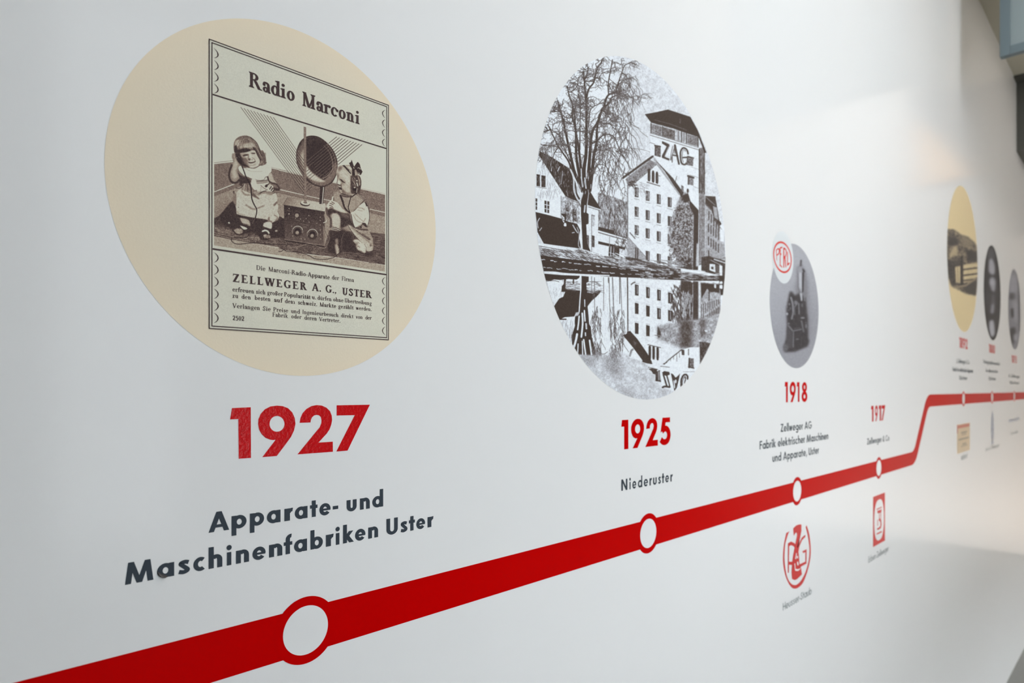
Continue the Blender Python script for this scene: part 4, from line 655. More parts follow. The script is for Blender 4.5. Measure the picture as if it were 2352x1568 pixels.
    p.poly([(540, 1010), (850, 960), (1110, 930), (1400, 900), (1350, 1080), (1280, 1260), (1210, 1400), (1130, 1330), (850, 1310), (540, 1200)], .58, soft=20, noise=.35, ns=(6, 5)); p.poly([(850, 930), (1030, 930), (1020, 1330), (850, 1320)], .2, soft=26, noise=.2, ns=(5, 6)); p.poly([(1120, 920), (1210, 910), (1200, 1160), (1140, 1180)], .27, soft=20, noise=.3, ns=(4, 6)); p.blob([(545, 1010), (570, 1060), (590, 1130), (560, 1180), (540, 1140)], .12, soft=5); p.line([(510, 1145), (590, 1150)], 12, .4); p.blob([(1190, 1070), (1230, 1080), (1215, 1100)], .9, soft=3); p.blob([(1110, 1215), (1140, 1220), (1125, 1235)], .9, soft=3)
    p.poly([(1000, 1310), (1130, 1310), (1130, 1620), (960, 1700), (600, 1590), (860, 1350)], .94, noise=.04); p.poly([(1125, 1230), (1280, 1255), (1210, 1400), (1130, 1550)], .17, soft=4, noise=.3, ns=(3, 5)); p.line([(1200, 1245), (1275, 1270)], 22, .2)
    p.poly([(65, 1145), (130, 1090), (165, 1085), (260, 1190), (330, 1290), (405, 1400), (460, 1500), (470, 1535), (400, 1530), (340, 1500), (200, 1310)], .1, noise=.06); p.poly([(85, 1110), (120, 1095), (120, 1120), (90, 1135)], .85); p.blob([(210, 1220), (250, 1250), (240, 1290), (215, 1260)], .4, soft=9, al=.7)
    for x, y0, y1 in ((435, 1295, 1490), (488, 1300, 1480), (544, 1315, 1490)): p.blob([(x-16, y0), (x+16, y0+6), (x+16, y1-20), (x, y1), (x-16, y1-24)], .1)
    p.line([(410, 1275), (585, 1315)], 12, .3); p.curve([(160, 1430), (180, 1360), (200, 1340)], 22, .5, soft=2)
    t7()
    p.poly([(180, 370), (440, 390), (560, 385), (900, 330), (1010, 420), (1220, 480), (1300, 560), (1350, 640), (1420, 720), (1420, 800), (1520, 900), (1720, 960), (1600, 1200), (800, 1200), (200, 500)], .8, soft=10, noise=.16, ns=(9, 9)); p.poly([(200, 400), (540, 400), (420, 560), (300, 560)], .62, soft=30, noise=.2); p.poly([(600, 420), (830, 400), (900, 560), (880, 740), (760, 740), (620, 600)], .58, soft=50, noise=.2, ns=(4, 4)); p.poly([(850, 880), (1100, 1000), (1100, 1090), (900, 1020)], .62, soft=40, noise=.2, ns=(4, 4)); p.poly([(1480, 930), (1640, 960), (1560, 1040)], .65, soft=30, noise=.15)
    p.curve([(470, 300), (540, 350), (600, 365), (660, 330)], 9, .3); p.scatter((680, 250, 830, 400), 50, 110, 8, .35, 1.4, .6, 73, al=.6); p.scatter((420, 200, 560, 380), 30, 110, 7, .4, 1.5, .4, 74, al=.6)
    p.poly([(1320, 570), (1520, 540), (1640, 570), (1700, 640), (2000, 640), (2060, 600), (1940, 790), (1830, 880), (1720, 955), (1560, 900), (1500, 800), (1420, 700)], .93, noise=.1, ns=(5, 5))
    p.curve([(1220, 480), (1280, 500), (1360, 515)], 22, .12); p.line([(1310, 575), (1460, 610)], 10, .3); p.line([(1500, 560), (1640, 575)], 14, .5); p.line([(1560, 525), (1640, 450), (1830, 300)], 16, .15); p.line([(1545, 522), (1600, 500)], 14, .2)
    for x, y, l in ((1760, 370, 110), (1710, 390, 60), (1660, 430, 40), (1800, 350, 70)): p.line([(x, y), (x, y+l)], 9, .35)
    p.poly([(1830, 290), (1880, 300), (1880, 385), (1840, 380)], .15); p.line([(1945, 290), (1945, 380)], 14, .2)
    p.poly([(1945, 430), (2030, 435), (2030, 600), (1940, 570)], .35, noise=.3, ns=(3, 5)); p.line([(1960, 435), (1955, 580)], 24, .13); p.line([(1945, 570), (2030, 590)], 20, .15); p.line([(1860, 650), (2040, 645)], 8, .5)
    # mirrored letters in the water
    p.poly([(1310, 600), (1380, 590), (1450, 610), (1440, 640), (1490, 620), (1510, 810), (1420, 790), (1420, 690), (1380, 680), (1360, 640)], .13, noise=.15); p.line([(1465, 640), (1470, 780)], 8, .85); p.line([(1490, 640), (1495, 780)], 8, .85); p.poly([(1420, 770), (1510, 790), (1508, 808), (1420, 795)], .1)
    p.poly([(1525, 660), (1560, 635), (1640, 650), (1650, 690), (1590, 715), (1540, 690)], .1); p.line([(1545, 690), (1600, 870)], 26, .12); p.line([(1600, 700), (1650, 885)], 22, .14); p.curve([(1535, 895), (1570, 880), (1645, 890)], 30, .12)
    p.poly([(1665, 670), (1700, 685), (1740, 740), (1790, 700), (1812, 670), (1790, 780), (1760, 900), (1720, 955), (1690, 800)], .12); p.line([(1715, 790), (1725, 900)], 16, .9); p.ell(1742, 800, 13, 30, .9)
    p.curve([(1830, 880), (1830, 780), (1860, 710), (1900, 690), (1930, 720), (1930, 760)], 28, .12); p.curve([(1850, 870), (1850, 800), (1880, 730), (1900, 790)], 12, .3); p.curve([(1880, 830), (1900, 750), (1890, 720)], 16, .2)
    p.grain(.045, 1.3)
    return p

def paint_machine():
    p = Paint(1762, 528, 1888, 850, 4, .62)
    p.tile(1740, 520, 4.6125)
    p.poly([(0, 0), (800, 0), (800, 1568), (0, 1568)], .6, grad=((200, 600, .66), (600, 1100, .54)), noise=.03, ns=(5, 5))
    p.poly([(130, 1150), (700, 1100), (700, 1568), (130, 1568)], .56, soft=120); p.poly([(400, 600), (520, 560), (545, 1180), (400, 1180)], .44, soft=34)
    p.tile(1800, 600, 7.127)
    p.blob([(205, 110), (260, 60), (300, 80), (370, 200), (380, 420), (360, 600), (260, 560), (215, 330)], .44, soft=26)
    p.poly([(95, 500), (130, 488), (180, 560), (260, 520), (355, 600), (375, 780), (395, 950), (398, 1250), (418, 1300), (395, 1390), (180, 1480), (20, 1485), (-5, 1410), (45, 1240), (52, 1030), (40, 780), (75, 600)], .15, soft=16, noise=.08, ns=(5, 5))
    p.line([(283, -10), (278, 70)], 34, .28, soft=3); p.line([(300, 40), (310, 110)], 16, .5, soft=3); p.poly([(225, 110), (280, 80), (345, 150), (350, 185), (290, 180), (230, 170)], .55, soft=10); p.poly([(300, 115), (330, 130), (352, 175), (320, 180)], .1, soft=8)
    p.poly([(240, 165), (302, 170), (306, 490), (285, 515), (245, 420)], .6, soft=7); p.poly([(255, 190), (282, 190), (286, 460), (262, 420)], .8, soft=10); p.poly([(304, 175), (334, 180), (322, 500), (300, 515)], .13, soft=6); p.poly([(338, 190), (366, 200), (352, 480), (332, 520)], .46, soft=7); p.line([(236, 200), (240, 430), (262, 510)], 8, .36, soft=2)
    p.poly([(262, 520), (300, 520), (306, 640), (284, 655)], .72, soft=7); p.line([(335, 540), (340, 640)], 18, .45, soft=3); p.ell(302, 720, 16, 36, .34, soft=8)
    p.curve([(118, 590), (146, 690), (154, 830), (130, 940)], 26, .42, soft=4); p.curve([(112, 600), (138, 700), (146, 820)], 6, .55, soft=2); p.curve([(175, 730), (182, 880)], 14, .34, soft=3); p.blob([(170, 640), (215, 650), (235, 680), (200, 720), (170, 690)], .42, soft=10, noise=.2); p.curve([(245, 690), (252, 860)], 24, .37, soft=4); p.line([(215, 690), (190, 740)], 10, .5, soft=3)
    p.ell(92, 700, 16, 16, .46, soft=7); p.ell(48, 745, 16, 22, .42, soft=8); p.ell(56, 860, 13, 20, .78, soft=7); p.ell(78, 800, 20, 16, .3, soft=8); p.ell(108, 770, 10, 26, .36, soft=6); p.ell(165, 945, 12, 14, .3, soft=6)
    p.ell(310, 925, 36, 14, .5, soft=7); p.curve([(290, 975), (308, 1060), (325, 1150)], 24, .34, soft=4); p.ell(366, 1060, 15, 40, .42, soft=8); p.ell(362, 1000, 20, 8, .36, soft=5); p.ell(80, 1018, 18, 16, .45, soft=8)
    p.poly([(55, 1060), (150, 1150), (160, 1410), (40, 1440)], .24, soft=12); p.curve([(78, 1055), (150, 1138)], 24, .38, soft=3); p.line([(150, 1140), (285, 1112)], 24, .35, soft=3); p.line([(165, 1105), (260, 1085)], 10, .3, soft=3); p.line([(160, 1165), (156, 1400)], 22, .36, soft=4); p.ell(222, 1274, 30, 13, .36, soft=6); p.blob([(-10, 1370), (40, 1350), (70, 1400), (50, 1470), (0, 1470)], .34, soft=14, noise=.2); p.line([(285, 1240), (285, 1400)], 14, .22, soft=4)
    p.a = blur1(p.a, 2.2)
    p.grain(.012)
    return p

def paint_farm():
    p = Paint(2166, 420, 2254, 766, 4, 1.)
    p.tile(2100, 380, 3.734)
    p.poly([(270, 545), (340, 545), (400, 590), (460, 610), (510, 650), (560, 720), (560, 900), (525, 1120), (440, 1100), (380, 1070), (320, 1040), (270, 900)], .38, soft=6, noise=.5, ns=(7, 7))
    p.poly([(290, 600), (360, 620), (390, 670), (330, 690), (290, 680)], .15, soft=9); p.poly([(440, 720), (540, 740), (540, 830), (460, 820)], .12, soft=9); p.poly([(280, 800), (350, 820), (400, 780), (420, 900), (410, 1020), (320, 1030), (280, 900)], .15, soft=10, noise=.3, ns=(5, 6))
    p.poly([(400, 600), (470, 620), (520, 680), (420, 690)], .5, soft=8); p.poly([(335, 690), (370, 690), (370, 760), (300, 800), (300, 760)], .68, soft=8)
    p.poly([(350, 870), (395, 860), (395, 1010), (355, 1005)], .82, soft=5); p.line([(372, 870), (375, 1000)], 8, .55)
    p.poly([(420, 850), (545, 830), (545, 985), (420, 1005)], .8, soft=5)
    for y in (885, 935, 980): p.line([(420, y+8), (540, y-8)], 15, .3, soft=2)
    p.line([(408, 780), (405, 1020)], 16, .1, soft=2); p.poly([(410, 1040), (540, 970), (530, 1110), (450, 1095)], .18, soft=8); p.line([(340, 1045), (440, 1030), (540, 960)], 14, .55, soft=2)
    p.grain(.03)
    return p

def paint_portrait(k):
    p = Paint(2254, 560, 2302, 782, 5, .12) if k == 0 else Paint(2310, 614, 2350, 806, 5, .5)
    p.tile(2260, 560, 6.533)
    if k == 0:
        p.poly([(40, 60), (160, 60), (180, 220), (40, 220)], .3, soft=20)
        p.blob([(75, 240), (120, 220), (165, 330), (160, 450), (110, 460), (70, 400)], .68, soft=14); p.blob([(80, 520), (130, 490), (180, 560), (160, 720), (110, 690), (85, 600)], .62, soft=16); p.ell(120, 580, 30, 40, .75, soft=14)
        p.blob([(110, 760), (165, 760), (160, 1000), (110, 1040), (90, 980)], .36, soft=18); p.blob([(110, 920), (150, 900), (140, 1040), (100, 1030)], .6, soft=14); p.blob([(80, 1160), (140, 1150), (160, 1350), (110, 1390), (80, 1270)], .8, soft=14); p.blob([(20, 640), (90, 760), (80, 1000), (20, 950)], .2, soft=20)
    else:
        p.poly([(380, 380), (540, 380), (560, 1568), (350, 1568)], .5, noise=.06); p.blob([(400, 480), (480, 470), (500, 700), (390, 720)], .6, soft=24); p.blob([(390, 740), (450, 740), (450, 830), (380, 820)], .3, soft=14); p.blob([(440, 860), (500, 860), (510, 1150), (450, 1140)], .6, soft=20); p.blob([(405, 980), (435, 970), (440, 1090), (415, 1100)], .1, soft=10); p.blob([(395, 1270), (460, 1260), (470, 1380), (440, 1500), (400, 1420)], .12, soft=14); p.blob([(440, 1360), (500, 1350), (500, 1440), (450, 1450)], .62, soft=14); p.line([(515, 520), (530, 1300)], 16, .3, soft=4)
    p.a = blur1(p.a, 5)
    p.grain(.01)
    return p
# ---------------------------------------------------------------- lettering
# Every glyph is a list of flat pieces (a closed outline, or (outline, hole)); cap height 1,
# baseline 0.  w = stem weight.  SANS: geometric grotesque of the vinyl captions,
# ROMAN: the heavy old-style face of the advertisement.
XH, ASC, DSC = .67, 1.075, -.345
def rect(a, b, c, d): return [(a, b), (c, b), (c, d), (a, d)]
def bar(x0, y0, x1, y1, w):
    """slanted stroke with level ends, w = horizontal width"""
    return [(x0-w/2, y0), (x0+w/2, y0), (x1+w/2, y1), (x1-w/2, y1)]
def arc(cx, cy, rx, ry, wx, wy, a0, a1, n=0):
    n = n or max(4, int(abs(a1-a0)/9)); o, i = [], []
    for k in range(n+1):
        a = math.radians(a0+(a1-a0)*k/n); o.append((cx+rx*math.cos(a), cy+ry*math.sin(a))); i.append((cx+(rx-wx)*math.cos(a), cy+(ry-wy)*math.sin(a)))
    return o+i[::-1]
def disc(cx, cy, rx, ry=None, n=20): return [(cx+rx*math.cos(k*math.tau/n), cy+(ry or rx)*math.sin(k*math.tau/n)) for k in range(n)]
def ringp(cx, cy, rx, ry, wx, wy): return (disc(cx, cy, rx, ry, 36), disc(cx, cy, rx-wx, ry-wy, 36))
def stroke(pts, w, w2=None):
    w2 = w if w2 is None else w2; L, R = [], []; n = len(pts)
    for k, (x, y) in enumerate(pts):
        a = pts[max(k-1, 0)]; b = pts[min(k+1, n-1)]; d = math.hypot(b[0]-a[0], b[1]-a[1]) or 1
        nx, ny = -(b[1]-a[1])/d, (b[0]-a[0])/d; h = (w+(w2-w)*k/(n-1))/2
        L.append((x+nx*h, y+ny*h)); R.append((x-nx*h, y-ny*h))
    return L+R[::-1]
def qstroke(pts, w, w2=None):
    """a bent stroke as a list of overlapping four-cornered pieces"""
    w2 = w if w2 is None else w2; n = len(pts); o = []; E = []
    for k, (x, y) in enumerate(pts):
        a = pts[max(k-1, 0)]; b = pts[min(k+1, n-1)]; d = math.hypot(b[0]-a[0], b[1]-a[1]) or 1
        nx, ny = -(b[1]-a[1])/d, (b[0]-a[0])/d; h = (w+(w2-w)*k/(n-1))/2; E.append(((x+nx*h, y+ny*h), (x-nx*h, y-ny*h)))
    for k in range(n-1): o.append([E[k][0], E[k][1], E[k+1][1], E[k+1][0]])
    return o
def smooth(pts, n=6):
    q = [pts[0]]+list(pts)+[pts[-1]]; o = []
    for i in range(1, len(q)-2):
        p0, p1, p2, p3 = q[i-1:i+3]
        for j in range(n):
            u = j/n; o.append(tuple(.5*(2*p1[c]+(p2[c]-p0[c])*u+(2*p0[c]-5*p1[c]+4*p2[c]-p3[c])*u*u+(3*p1[c]-p0[c]-3*p2[c]+p3[c])*u**3) for c in (0, 1)))
    return o+[pts[-1]]

def sans(ch, w):
    X = XH; h = w*.86; R = X/2+.01; W = 2*R
    bowl = lambda cx=R: ringp(cx, X/2, R, X/2+.012, w, h)
    sp = lambda x0, W_, H, ww: qstroke(smooth([(x0+W_*.9, H*.80), (x0+W_*.55, H-ww*.46), (x0+W_*.2, H*.76), (x0+W_*.5, H*.52), (x0+W_*.82, H*.27), (x0+W_*.46, ww*.46), (x0+W_*.04, H*.20)]), ww)
    if ch == 'a': return [bowl(), rect(W+.02-w, 0, W+.02, X)], W+.02
    if ch == 'b': return [rect(0, 0, w, ASC), bowl(R+.02)], W+.02
    if ch == 'd': return [bowl(), rect(W+.02-w, 0, W+.02, ASC)], W+.02
    if ch == 'p': return [rect(0, DSC, w, X), bowl(R+.02)], W+.02
    if ch == 'g': return [bowl(), rect(W+.02-w, -.05, W+.02, X), arc(R+.01, -.05, R+.01, .3, w, h, 180+25, 360)], W+.02
    if ch == 'c': return [arc(R, X/2, R, X/2+.012, w, h, 52, 308)], W*.86
    if ch == 'e': return [arc(R, X/2, R, X/2+.012, w, h, -2, 322), rect(w*.6, X/2-.07, W-.01, X/2+.045)], W
    if ch == 'o': return [bowl()], W
    if ch in 'hn':
        return [rect(0, 0, w, ASC if ch == 'h' else X), rect(.6-w, 0, .6, X-.28), arc(.33, X-.28, .27, .292, w, h, -2, 150)], .6
    if ch == 'm': return [rect(0, 0, w, X), rect(.56-w, 0, .56, X-.26), arc(.3, X-.26, .26, .27, w, h, -2, 150), rect(.98-w, 0, .98, X-.26), arc(.72, X-.26, .26, .27, w, h, -2, 150)], .98
    if ch == 'u': return [rect(0, .26, w, X), rect(.58-w, .26, .58, X), arc(.29, .28, .29, .29, w, h, 178, 362)], .58
    if ch == 'r': return [rect(0, 0, w, X), arc(.32, X-.3, .3, .312, w, h, 84, 165)], .36
    if ch == 'i': return [rect(.02, 0, w+.02, X), disc(w/2+.02, .9, .135)], w+.04
    if ch == 'l': return [rect(0, 0, w, ASC)], w
    if ch == 't': return [rect(.1, 0, .1+w, .92), rect(0, X-.19, .2+w, X)], .2+w
    if ch == 'f': return [rect(.1, 0, .1+w, .8), arc(.1+.29, .8, .29, .285, w, h, 84, 181), rect(0, X-.19, .22+w, X)], .4
    if ch == 'k': return [rect(0, 0, w, ASC), bar(w*.7, .3, .47, X, w*1.15), bar(w*.9, .42, .5, 0, w*1.2)], .6
    if ch == 's': return sp(0, .48, X, w*.86), .48
    if ch == 'z': return [rect(0, X-h, .5, X), rect(0, 0, .5, h), bar(w*.6, h*.6, .5-w*.6, X-h*.6, w*1.2)], .5
    if ch == 'w': return [bar(w/2, X, .27, 0, w), bar(.27, 0, .44, X, w*.85), bar(.44, X, .61, 0, w*.85), bar(.61, 0, .88-w/2, X, w)], .88
    if ch == 'A': return [bar(w*.55, 0, .475, 1, w*1.08), bar(.475, 1, .95-w*.55, 0, w*1.08), rect(.24, .2, .71, .2+h*.8)], .95
    if ch == 'M': return [bar(w*.55, 0, .25, 1, w*1.05), bar(.25, 1, .58, 0, w*.98), bar(.58, 0, .91, 1, w*.98), bar(.91, 1, 1.16-w*.55, 0, w*1.05)], 1.16
    if ch == 'N': return [rect(0, 0, w, 1), rect(.74-w, 0, .74, 1), bar(w/2, 1, .74-w/2, 0, w*1.05)], .74
    if ch == 'U': return [rect(0, .3, w, 1), rect(.7-w, .3, .7, 1), arc(.35, .33, .35, .345, w, h, 178, 362)], .7
    if ch == 'Z': return [rect(0, 1-h, .66, 1), rect(0, 0, .66, h), bar(w*.6, h*.6, .66-w*.6, 1-h*.6, w*1.2)], .66
    if ch == 'F': return [rect(0, 0, w, 1), rect(0, 1-h, .55, 1), rect(0, .45, .52, .45+h)], .55
    if ch == 'E': return [rect(0, 0, w, 1), rect(0, 1-h, .55, 1), rect(0, .45, .52, .45+h), rect(0, 0, .55, h)], .55
    if ch == 'H': return [rect(0, 0, w, 1), rect(.72-w, 0, .72, 1), rect(0, .43, .72, .43+h)], .72
    if ch == 'S': return sp(0, .58, 1, w*.9), .58
    if ch == 'G': return [arc(.5, .5, .5, .515, w, h, 45, 352), rect(.52, .38, .99, .38+h)], 1.
    if ch == 'C': return [arc(.5, .5, .5, .515, w, h, 48, 312)], .86
    if ch == 'B': return [rect(0, 0, w, 1), arc(.3, .735, .28, .265, w, h, -90, 90), arc(.3, .28, .33, .28, w, h, -90, 90), rect(0, 1-h, .31, 1), rect(0, 0, .31, h), rect(0, .47, .31, .47+h*.8)], .63
    if ch == 'T': return [rect(.3-w/2, 0, .3+w/2, 1), rect(0, 1-h, .6, 1)], .6
    if ch == 'J': return [rect(.2, 0, .2+w, 1), arc(.02, .0, .18+w, .2, w, h, 270, 360)], .2+w
    if ch == '&': return [ringp(.33, .76, .21, .25, w*.8, h*.8), arc(.32, .27, .32, .285, w*.9, h*.9, 80, 330), bar(.22, .66, .68, 0, w)], .74
    if ch == '-': return [rect(0, .25, .3, .25+h)], .3
    if ch == '.': return [disc(.12, .1, .12)], .24
    if ch == ',': return [[(.02, -.2), (.14, -.2), (.26, .16), (.06, .16)]], .24
    if ch == ' ': return [], .3
    return [rect(0, 0, .4, X)], .4

# numerals: traced outlines, normalised to height 1
def numeral(ch):
    if ch == '1': return [[(.0, .775), (.165, .775), (.165, 0), (.41, 0), (.41, 1), (.04, 1)]], .41
    if ch == '7': return [[(0, .775), (.36, .775), (0, 0), (.235, 0), (.7, 1), (0, 1)]], .7
    if ch == '2':
        o = [(.005, .635), (.02, .74), (.06, .84), (.125, .925), (.22, .985), (.325, 1.01), (.43, 1.), (.53, .955), (.6, .885), (.64, .79), (.645, .70), (.625, .605), (.585, .515), (.52, .42), (.385, .215), (.68, .215), (.68, 0), (-.045, 0), (.345, .54), (.405, .625), (.43, .70), (.43, .745), (.41, .795), (.375, .82), (.325, .83), (.28, .81), (.24, .77), (.22, .72), (.215, .64)]
        return [o], .68
    if ch == '9':
        o = [(.085, 0), (.355, 0), (.64, .40), (.705, .53), (.735, .65), (.73, .75), (.69, .86), (.605, .95), (.5, 1.), (.37, 1.015), (.24, .995), (.13, .935), (.05, .845), (.005, .745), (-.002, .64), (.02, .535), (.07, .445), (.145, .375), (.235, .337), (.295, .33), (.345, .34)]
        return [(o, disc(.365, .66, .143, .155, 32))], .735
    if ch == '5': return [[(.055, .47), (.17, 1.), (.62, 1.), (.62, .82), (.345, .82), (.325, .70), (.26, .7), (.26, .6)], [(.055, .455), (.175, 1.), (.4, 1.), (.315, .62)], *qstroke(smooth([(.14, .5), (.26, .585), (.41, .585), (.52, .48), (.55, .33), (.48, .17), (.34, .1), (.19, .12), (.07, .21)]), .22), rect(.2, .82, .62, 1.)], .66
    if ch == '8': return [ringp(.31, .745, .265, .262, .2, .165), ringp(.31, .265, .31, .28, .215, .175)], .62
    if ch == '0': return [ringp(.35, .5, .35, .515, .23, .19)], .7
    return numeral('1')

def roman(ch, w):
    X = .64; t = w*.52; s = w*.5; b = w*.42      # t thin, s serif overhang, b serif thickness
    def st(x, y0, y1, top=1, bot=1, ww=w):       # stem with bracketed serifs
        o = [rect(x, y0, x+ww, y1)]
        if bot: o.append([(x-s*.9, y0), (x+ww+s*.9, y0), (x+ww+s*.7, y0+b*.8), (x+ww, y0+b*1.5), (x, y0+b*1.5), (x-s*.7, y0+b*.8)])
        if top == 1: o.append([(x-s*.9, y1), (x+ww+s*.9, y1), (x+ww+s*.7, y1-b*.8), (x+ww, y1-b*1.5), (x, y1-b*1.5), (x-s*.7, y1-b*.8)])
        if top == 2: o.append([(x-s*1.1, y1-b*.5), (x+ww, y1+b*.2), (x+ww, y1-b*1.6), (x, y1-b*1.6), (x-s*1.1, y1-b*1.2)])
        return o
    R = .27; bowl = lambda cx, rx=R: ringp(cx, X/2, rx, X/2+.015, w, t)
    if ch == 'a' or ch == 'ä':
        o = qstroke(smooth([(.06, X*.76), (.1, X*.93), (.24, X-.03), (.36, X*.86), (.385, X*.6)]), t, w)+qstroke(smooth([(.385, .14), (.42, .03), (.52, .06)]), w*.8, t)+[rect(.385-w/2, .08, .385+w/2, X*.62), ringp(.2, .17, .19, .185, w*.85, t), disc(.1, X*.74, w*.55)]
        return o+([disc(.14, .82, .075), disc(.34, .82, .075)] if ch == 'ä' else []), .5
    if ch == 'b': return st(.04, 0, 1.02, 2, 0)+[bowl(.04+R+.02)], .62
    if ch == 'c': return [arc(R, X/2, R, X/2+.015, w, t, 40, 318), disc(R*1.72, X*.72, w*.55)], .53
    if ch == 'd': return st(.56-w, 0, 1.02, 2, 0)+[bowl(R), [(.56-w, 0), (.56+s*.8, 0), (.56+s*.8, b), (.56, b*1.4)]], .6
    if ch == 'e': return [arc(R, X/2, R, X/2+.015, w, t, 0, 322), rect(w*.5, X/2-.01, 2*R-.02, X/2+t*.9)], .55
    if ch == 'f': return st(.12, 0, .8, 0, 1)+[arc(.12+.25, .78, .25, .27, w, t*1.2, 60, 182), rect(.0, X-t*1.1, .4, X), disc(.42, .92, w*.5)], .4
    if ch == 'g': return [ringp(.25, .42, .23, .235, w*.85, t), ringp(.26, -.13, .27, .19, w*.7, t), stroke([(.12, .22), (.1, .1), (.4, .06)], w*.7), stroke([(.4, .58), (.52, .66)], w*.6)], .55
    if ch in 'hn': return st(.05, 0, 1.02 if ch == 'h' else X, 2)+st(.52-w, 0, X-.2, 0)+[arc(.285, X-.24, .235, .255, w, t*1.1, 0, 150)], .63
    if ch == 'i': return st(.07, 0, X, 2)+[disc(.07+w/2, .86, .105)], .07+w+.1
    if ch == 'k': return st(.05, 0, 1.02, 2)+[bar(.16, .26, .43, X, t*1.5), bar(.22, .36, .5, 0, w*1.1), rect(.34, X-b, .55, X), rect(.36, 0, .62, b)], .62
    if ch == 'l': return st(.07, 0, 1.02, 2), .07+w+.1
    if ch == 'm': return st(.05, 0, X, 2)+st(.48-w, 0, X-.2, 0)+st(.9-w, 0, X-.2, 0)+[arc(.265, X-.24, .215, .255, w, t*1.1, 0, 150), arc(.685, X-.24, .215, .255, w, t*1.1, 0, 150)], 1.
    if ch == 'o': return [bowl(R, R)], .56
    if ch == 'p': return st(.05, -.3, X, 2)+[bowl(.05+R+.02)], .63
    if ch == 'r': return st(.06, 0, X, 2)+[arc(.34, X-.22, .22, .235, t*1.3, t*1.3, 70, 170), disc(.4, X-.08, w*.55)], .46
    if ch == 's': return qstroke(smooth([(.36, X*.78), (.24, X-t*.5), (.1, X*.76), (.22, X*.53), (.37, X*.26), (.22, t*.5), (.05, X*.2)]), w*.8)+[rect(.35, X*.68, .4, X), rect(.02, 0, .07, X*.3)], .43
    if ch == 'ß': return [rect(.06, 0, .06+w, .78), arc(.27, .76, .21, .25, w, t, 0, 182), arc(.27, .26, .24, .27, w, t, -120, 90), stroke([(.46, .78), (.44, .6), (.3, .5)], w*.8)], .56
    if ch == 't': return [rect(.1, .1, .1+w, .82), rect(0, X-t*1.2, .35, X), arc(.27, .17, .17, .18, w*.9, t, 180, 330)], .38
    if ch in 'uü': return st(.05, .2, X, 2, 0)+st(.54-w, 0, X, 2, 0)+[arc(.285, .24, .235, .255, w, t*1.1, 180, 330), rect(.54, 0, .54+s, b)]+([disc(.18, .82, .075), disc(.38, .82, .075)] if ch == 'ü' else []), .62
    if ch == 'v': return [bar(.09, X, .27, 0, w), bar(.27, 0, .44, X, t*1.2), rect(-.02, X-b, .24, X), rect(.34, X-b, .54, X)], .53
    if ch == 'w': return [bar(.09, X, .24, 0, w), bar(.24, 0, .4, X, t*1.2), bar(.4, X, .55, 0, w), bar(.55, 0, .7, X, t*1.2), rect(-.02, X-b, .22, X), rect(.6, X-b, .8, X)], .79
    if ch == 'z': return [rect(.03, X-t*1.2, .44, X), rect(.02, 0, .45, t*1.2), bar(.11, .03, .36, X-.03, w*1.1), rect(.03, X-.2, .08, X), rect(.4, 0, .45, .2)], .48
    if ch == 'A': return [bar(.1, 0, .4, 1, t*1.3), bar(.4, 1, .72, 0, w*1.15), rect(.2, .3, .58, .3+t), rect(-.02, 0, .24, b), rect(.54, 0, .86, b)], .84
    if ch == 'D': return st(.08, 0, 1)+[arc(.3, .5, .46, .5, w, t, -90, 90), rect(.08, 1-t, .32, 1), rect(.08, 0, .32, t)], .79
    if ch == 'E': return st(.08, 0, 1)+[rect(.08, 1-t, .62, 1), rect(.08, 0, .66, t), rect(.08, .47, .46, .47+t), rect(.56, .78, .62, 1), rect(.6, 0, .66, .26), rect(.42, .38, .47, .64)], .7
    if ch == 'F': return st(.08, 0, 1)+[rect(.08, 1-t, .6, 1), rect(.08, .46, .46, .46+t), rect(.54, .76, .6, 1), rect(.41, .37, .46, .63)], .62
    if ch == 'G': return [arc(.42, .5, .42, .515, w, t, 40, 330), rect(.72-w, .04, .72, .44), rect(.5, .44-b, .82, .44), rect(.67, .68, .73, .98)], .84
    if ch == 'I': return st(.08, 0, 1), .08+w+.12
    if ch == 'L': return st(.08, 0, 1)+[rect(.08, 0, .62, t), rect(.56, 0, .62, .28)], .66
    if ch == 'M': return st(.06, 0, 1, 1, 1, t*1.2)+st(.82-w, 0, 1)+[bar(.13, 1, .46, 0, w*1.1), bar(.46, 0, .8, 1, t*1.2)], .92
    if ch == 'P': return st(.08, 0, 1)+[arc(.3, .73, .31, .27, w, t, -90, 90), rect(.08, 1-t, .32, 1), rect(.08, .46, .32, .46+t)], .64
    if ch == 'R': return st(.08, 0, 1)+[arc(.32, .75, .29, .25, w, t, -90, 90), rect(.08, 1-t, .34, 1), rect(.08, .5, .34, .5+t), bar(.4, .52, .68, 0, w*1.15), rect(.6, 0, .84, b)], .82
    if ch == 'S': return qstroke(smooth([(.5, .78), (.32, 1-t*.5), (.13, .78), (.3, .54), (.5, .27), (.3, t*.5), (.07, .22)]), w*.85)+[rect(.5, .68, .56, 1), rect(.04, 0, .1, .32)], .6
    if ch == 'T': return st(.36-w/2, 0, 1, 0)+[rect(.02, 1-t, .7, 1), rect(.02, .76, .07, 1), rect(.65, .76, .7, 1)], .72
    if ch in 'UÜ': return [rect(.1, .3, .1+w, 1), rect(.64-t*1.2, .3, .64, 1), arc(.37, .32, .27, .335, w, t, 178, 362), rect(0, 1-b, .1+w+.09, 1), rect(.48, 1-b, .74, 1)]+([disc(.27, .98, .075), disc(.47, .98, .075)] if ch == 'Ü' else []), .75
    if ch == 'V': return [bar(.1, 1, .4, 0, w*1.1), bar(.4, 0, .68, 1, t*1.2), rect(-.04, 1-b, .26, 1), rect(.55, 1-b, .82, 1)], .79
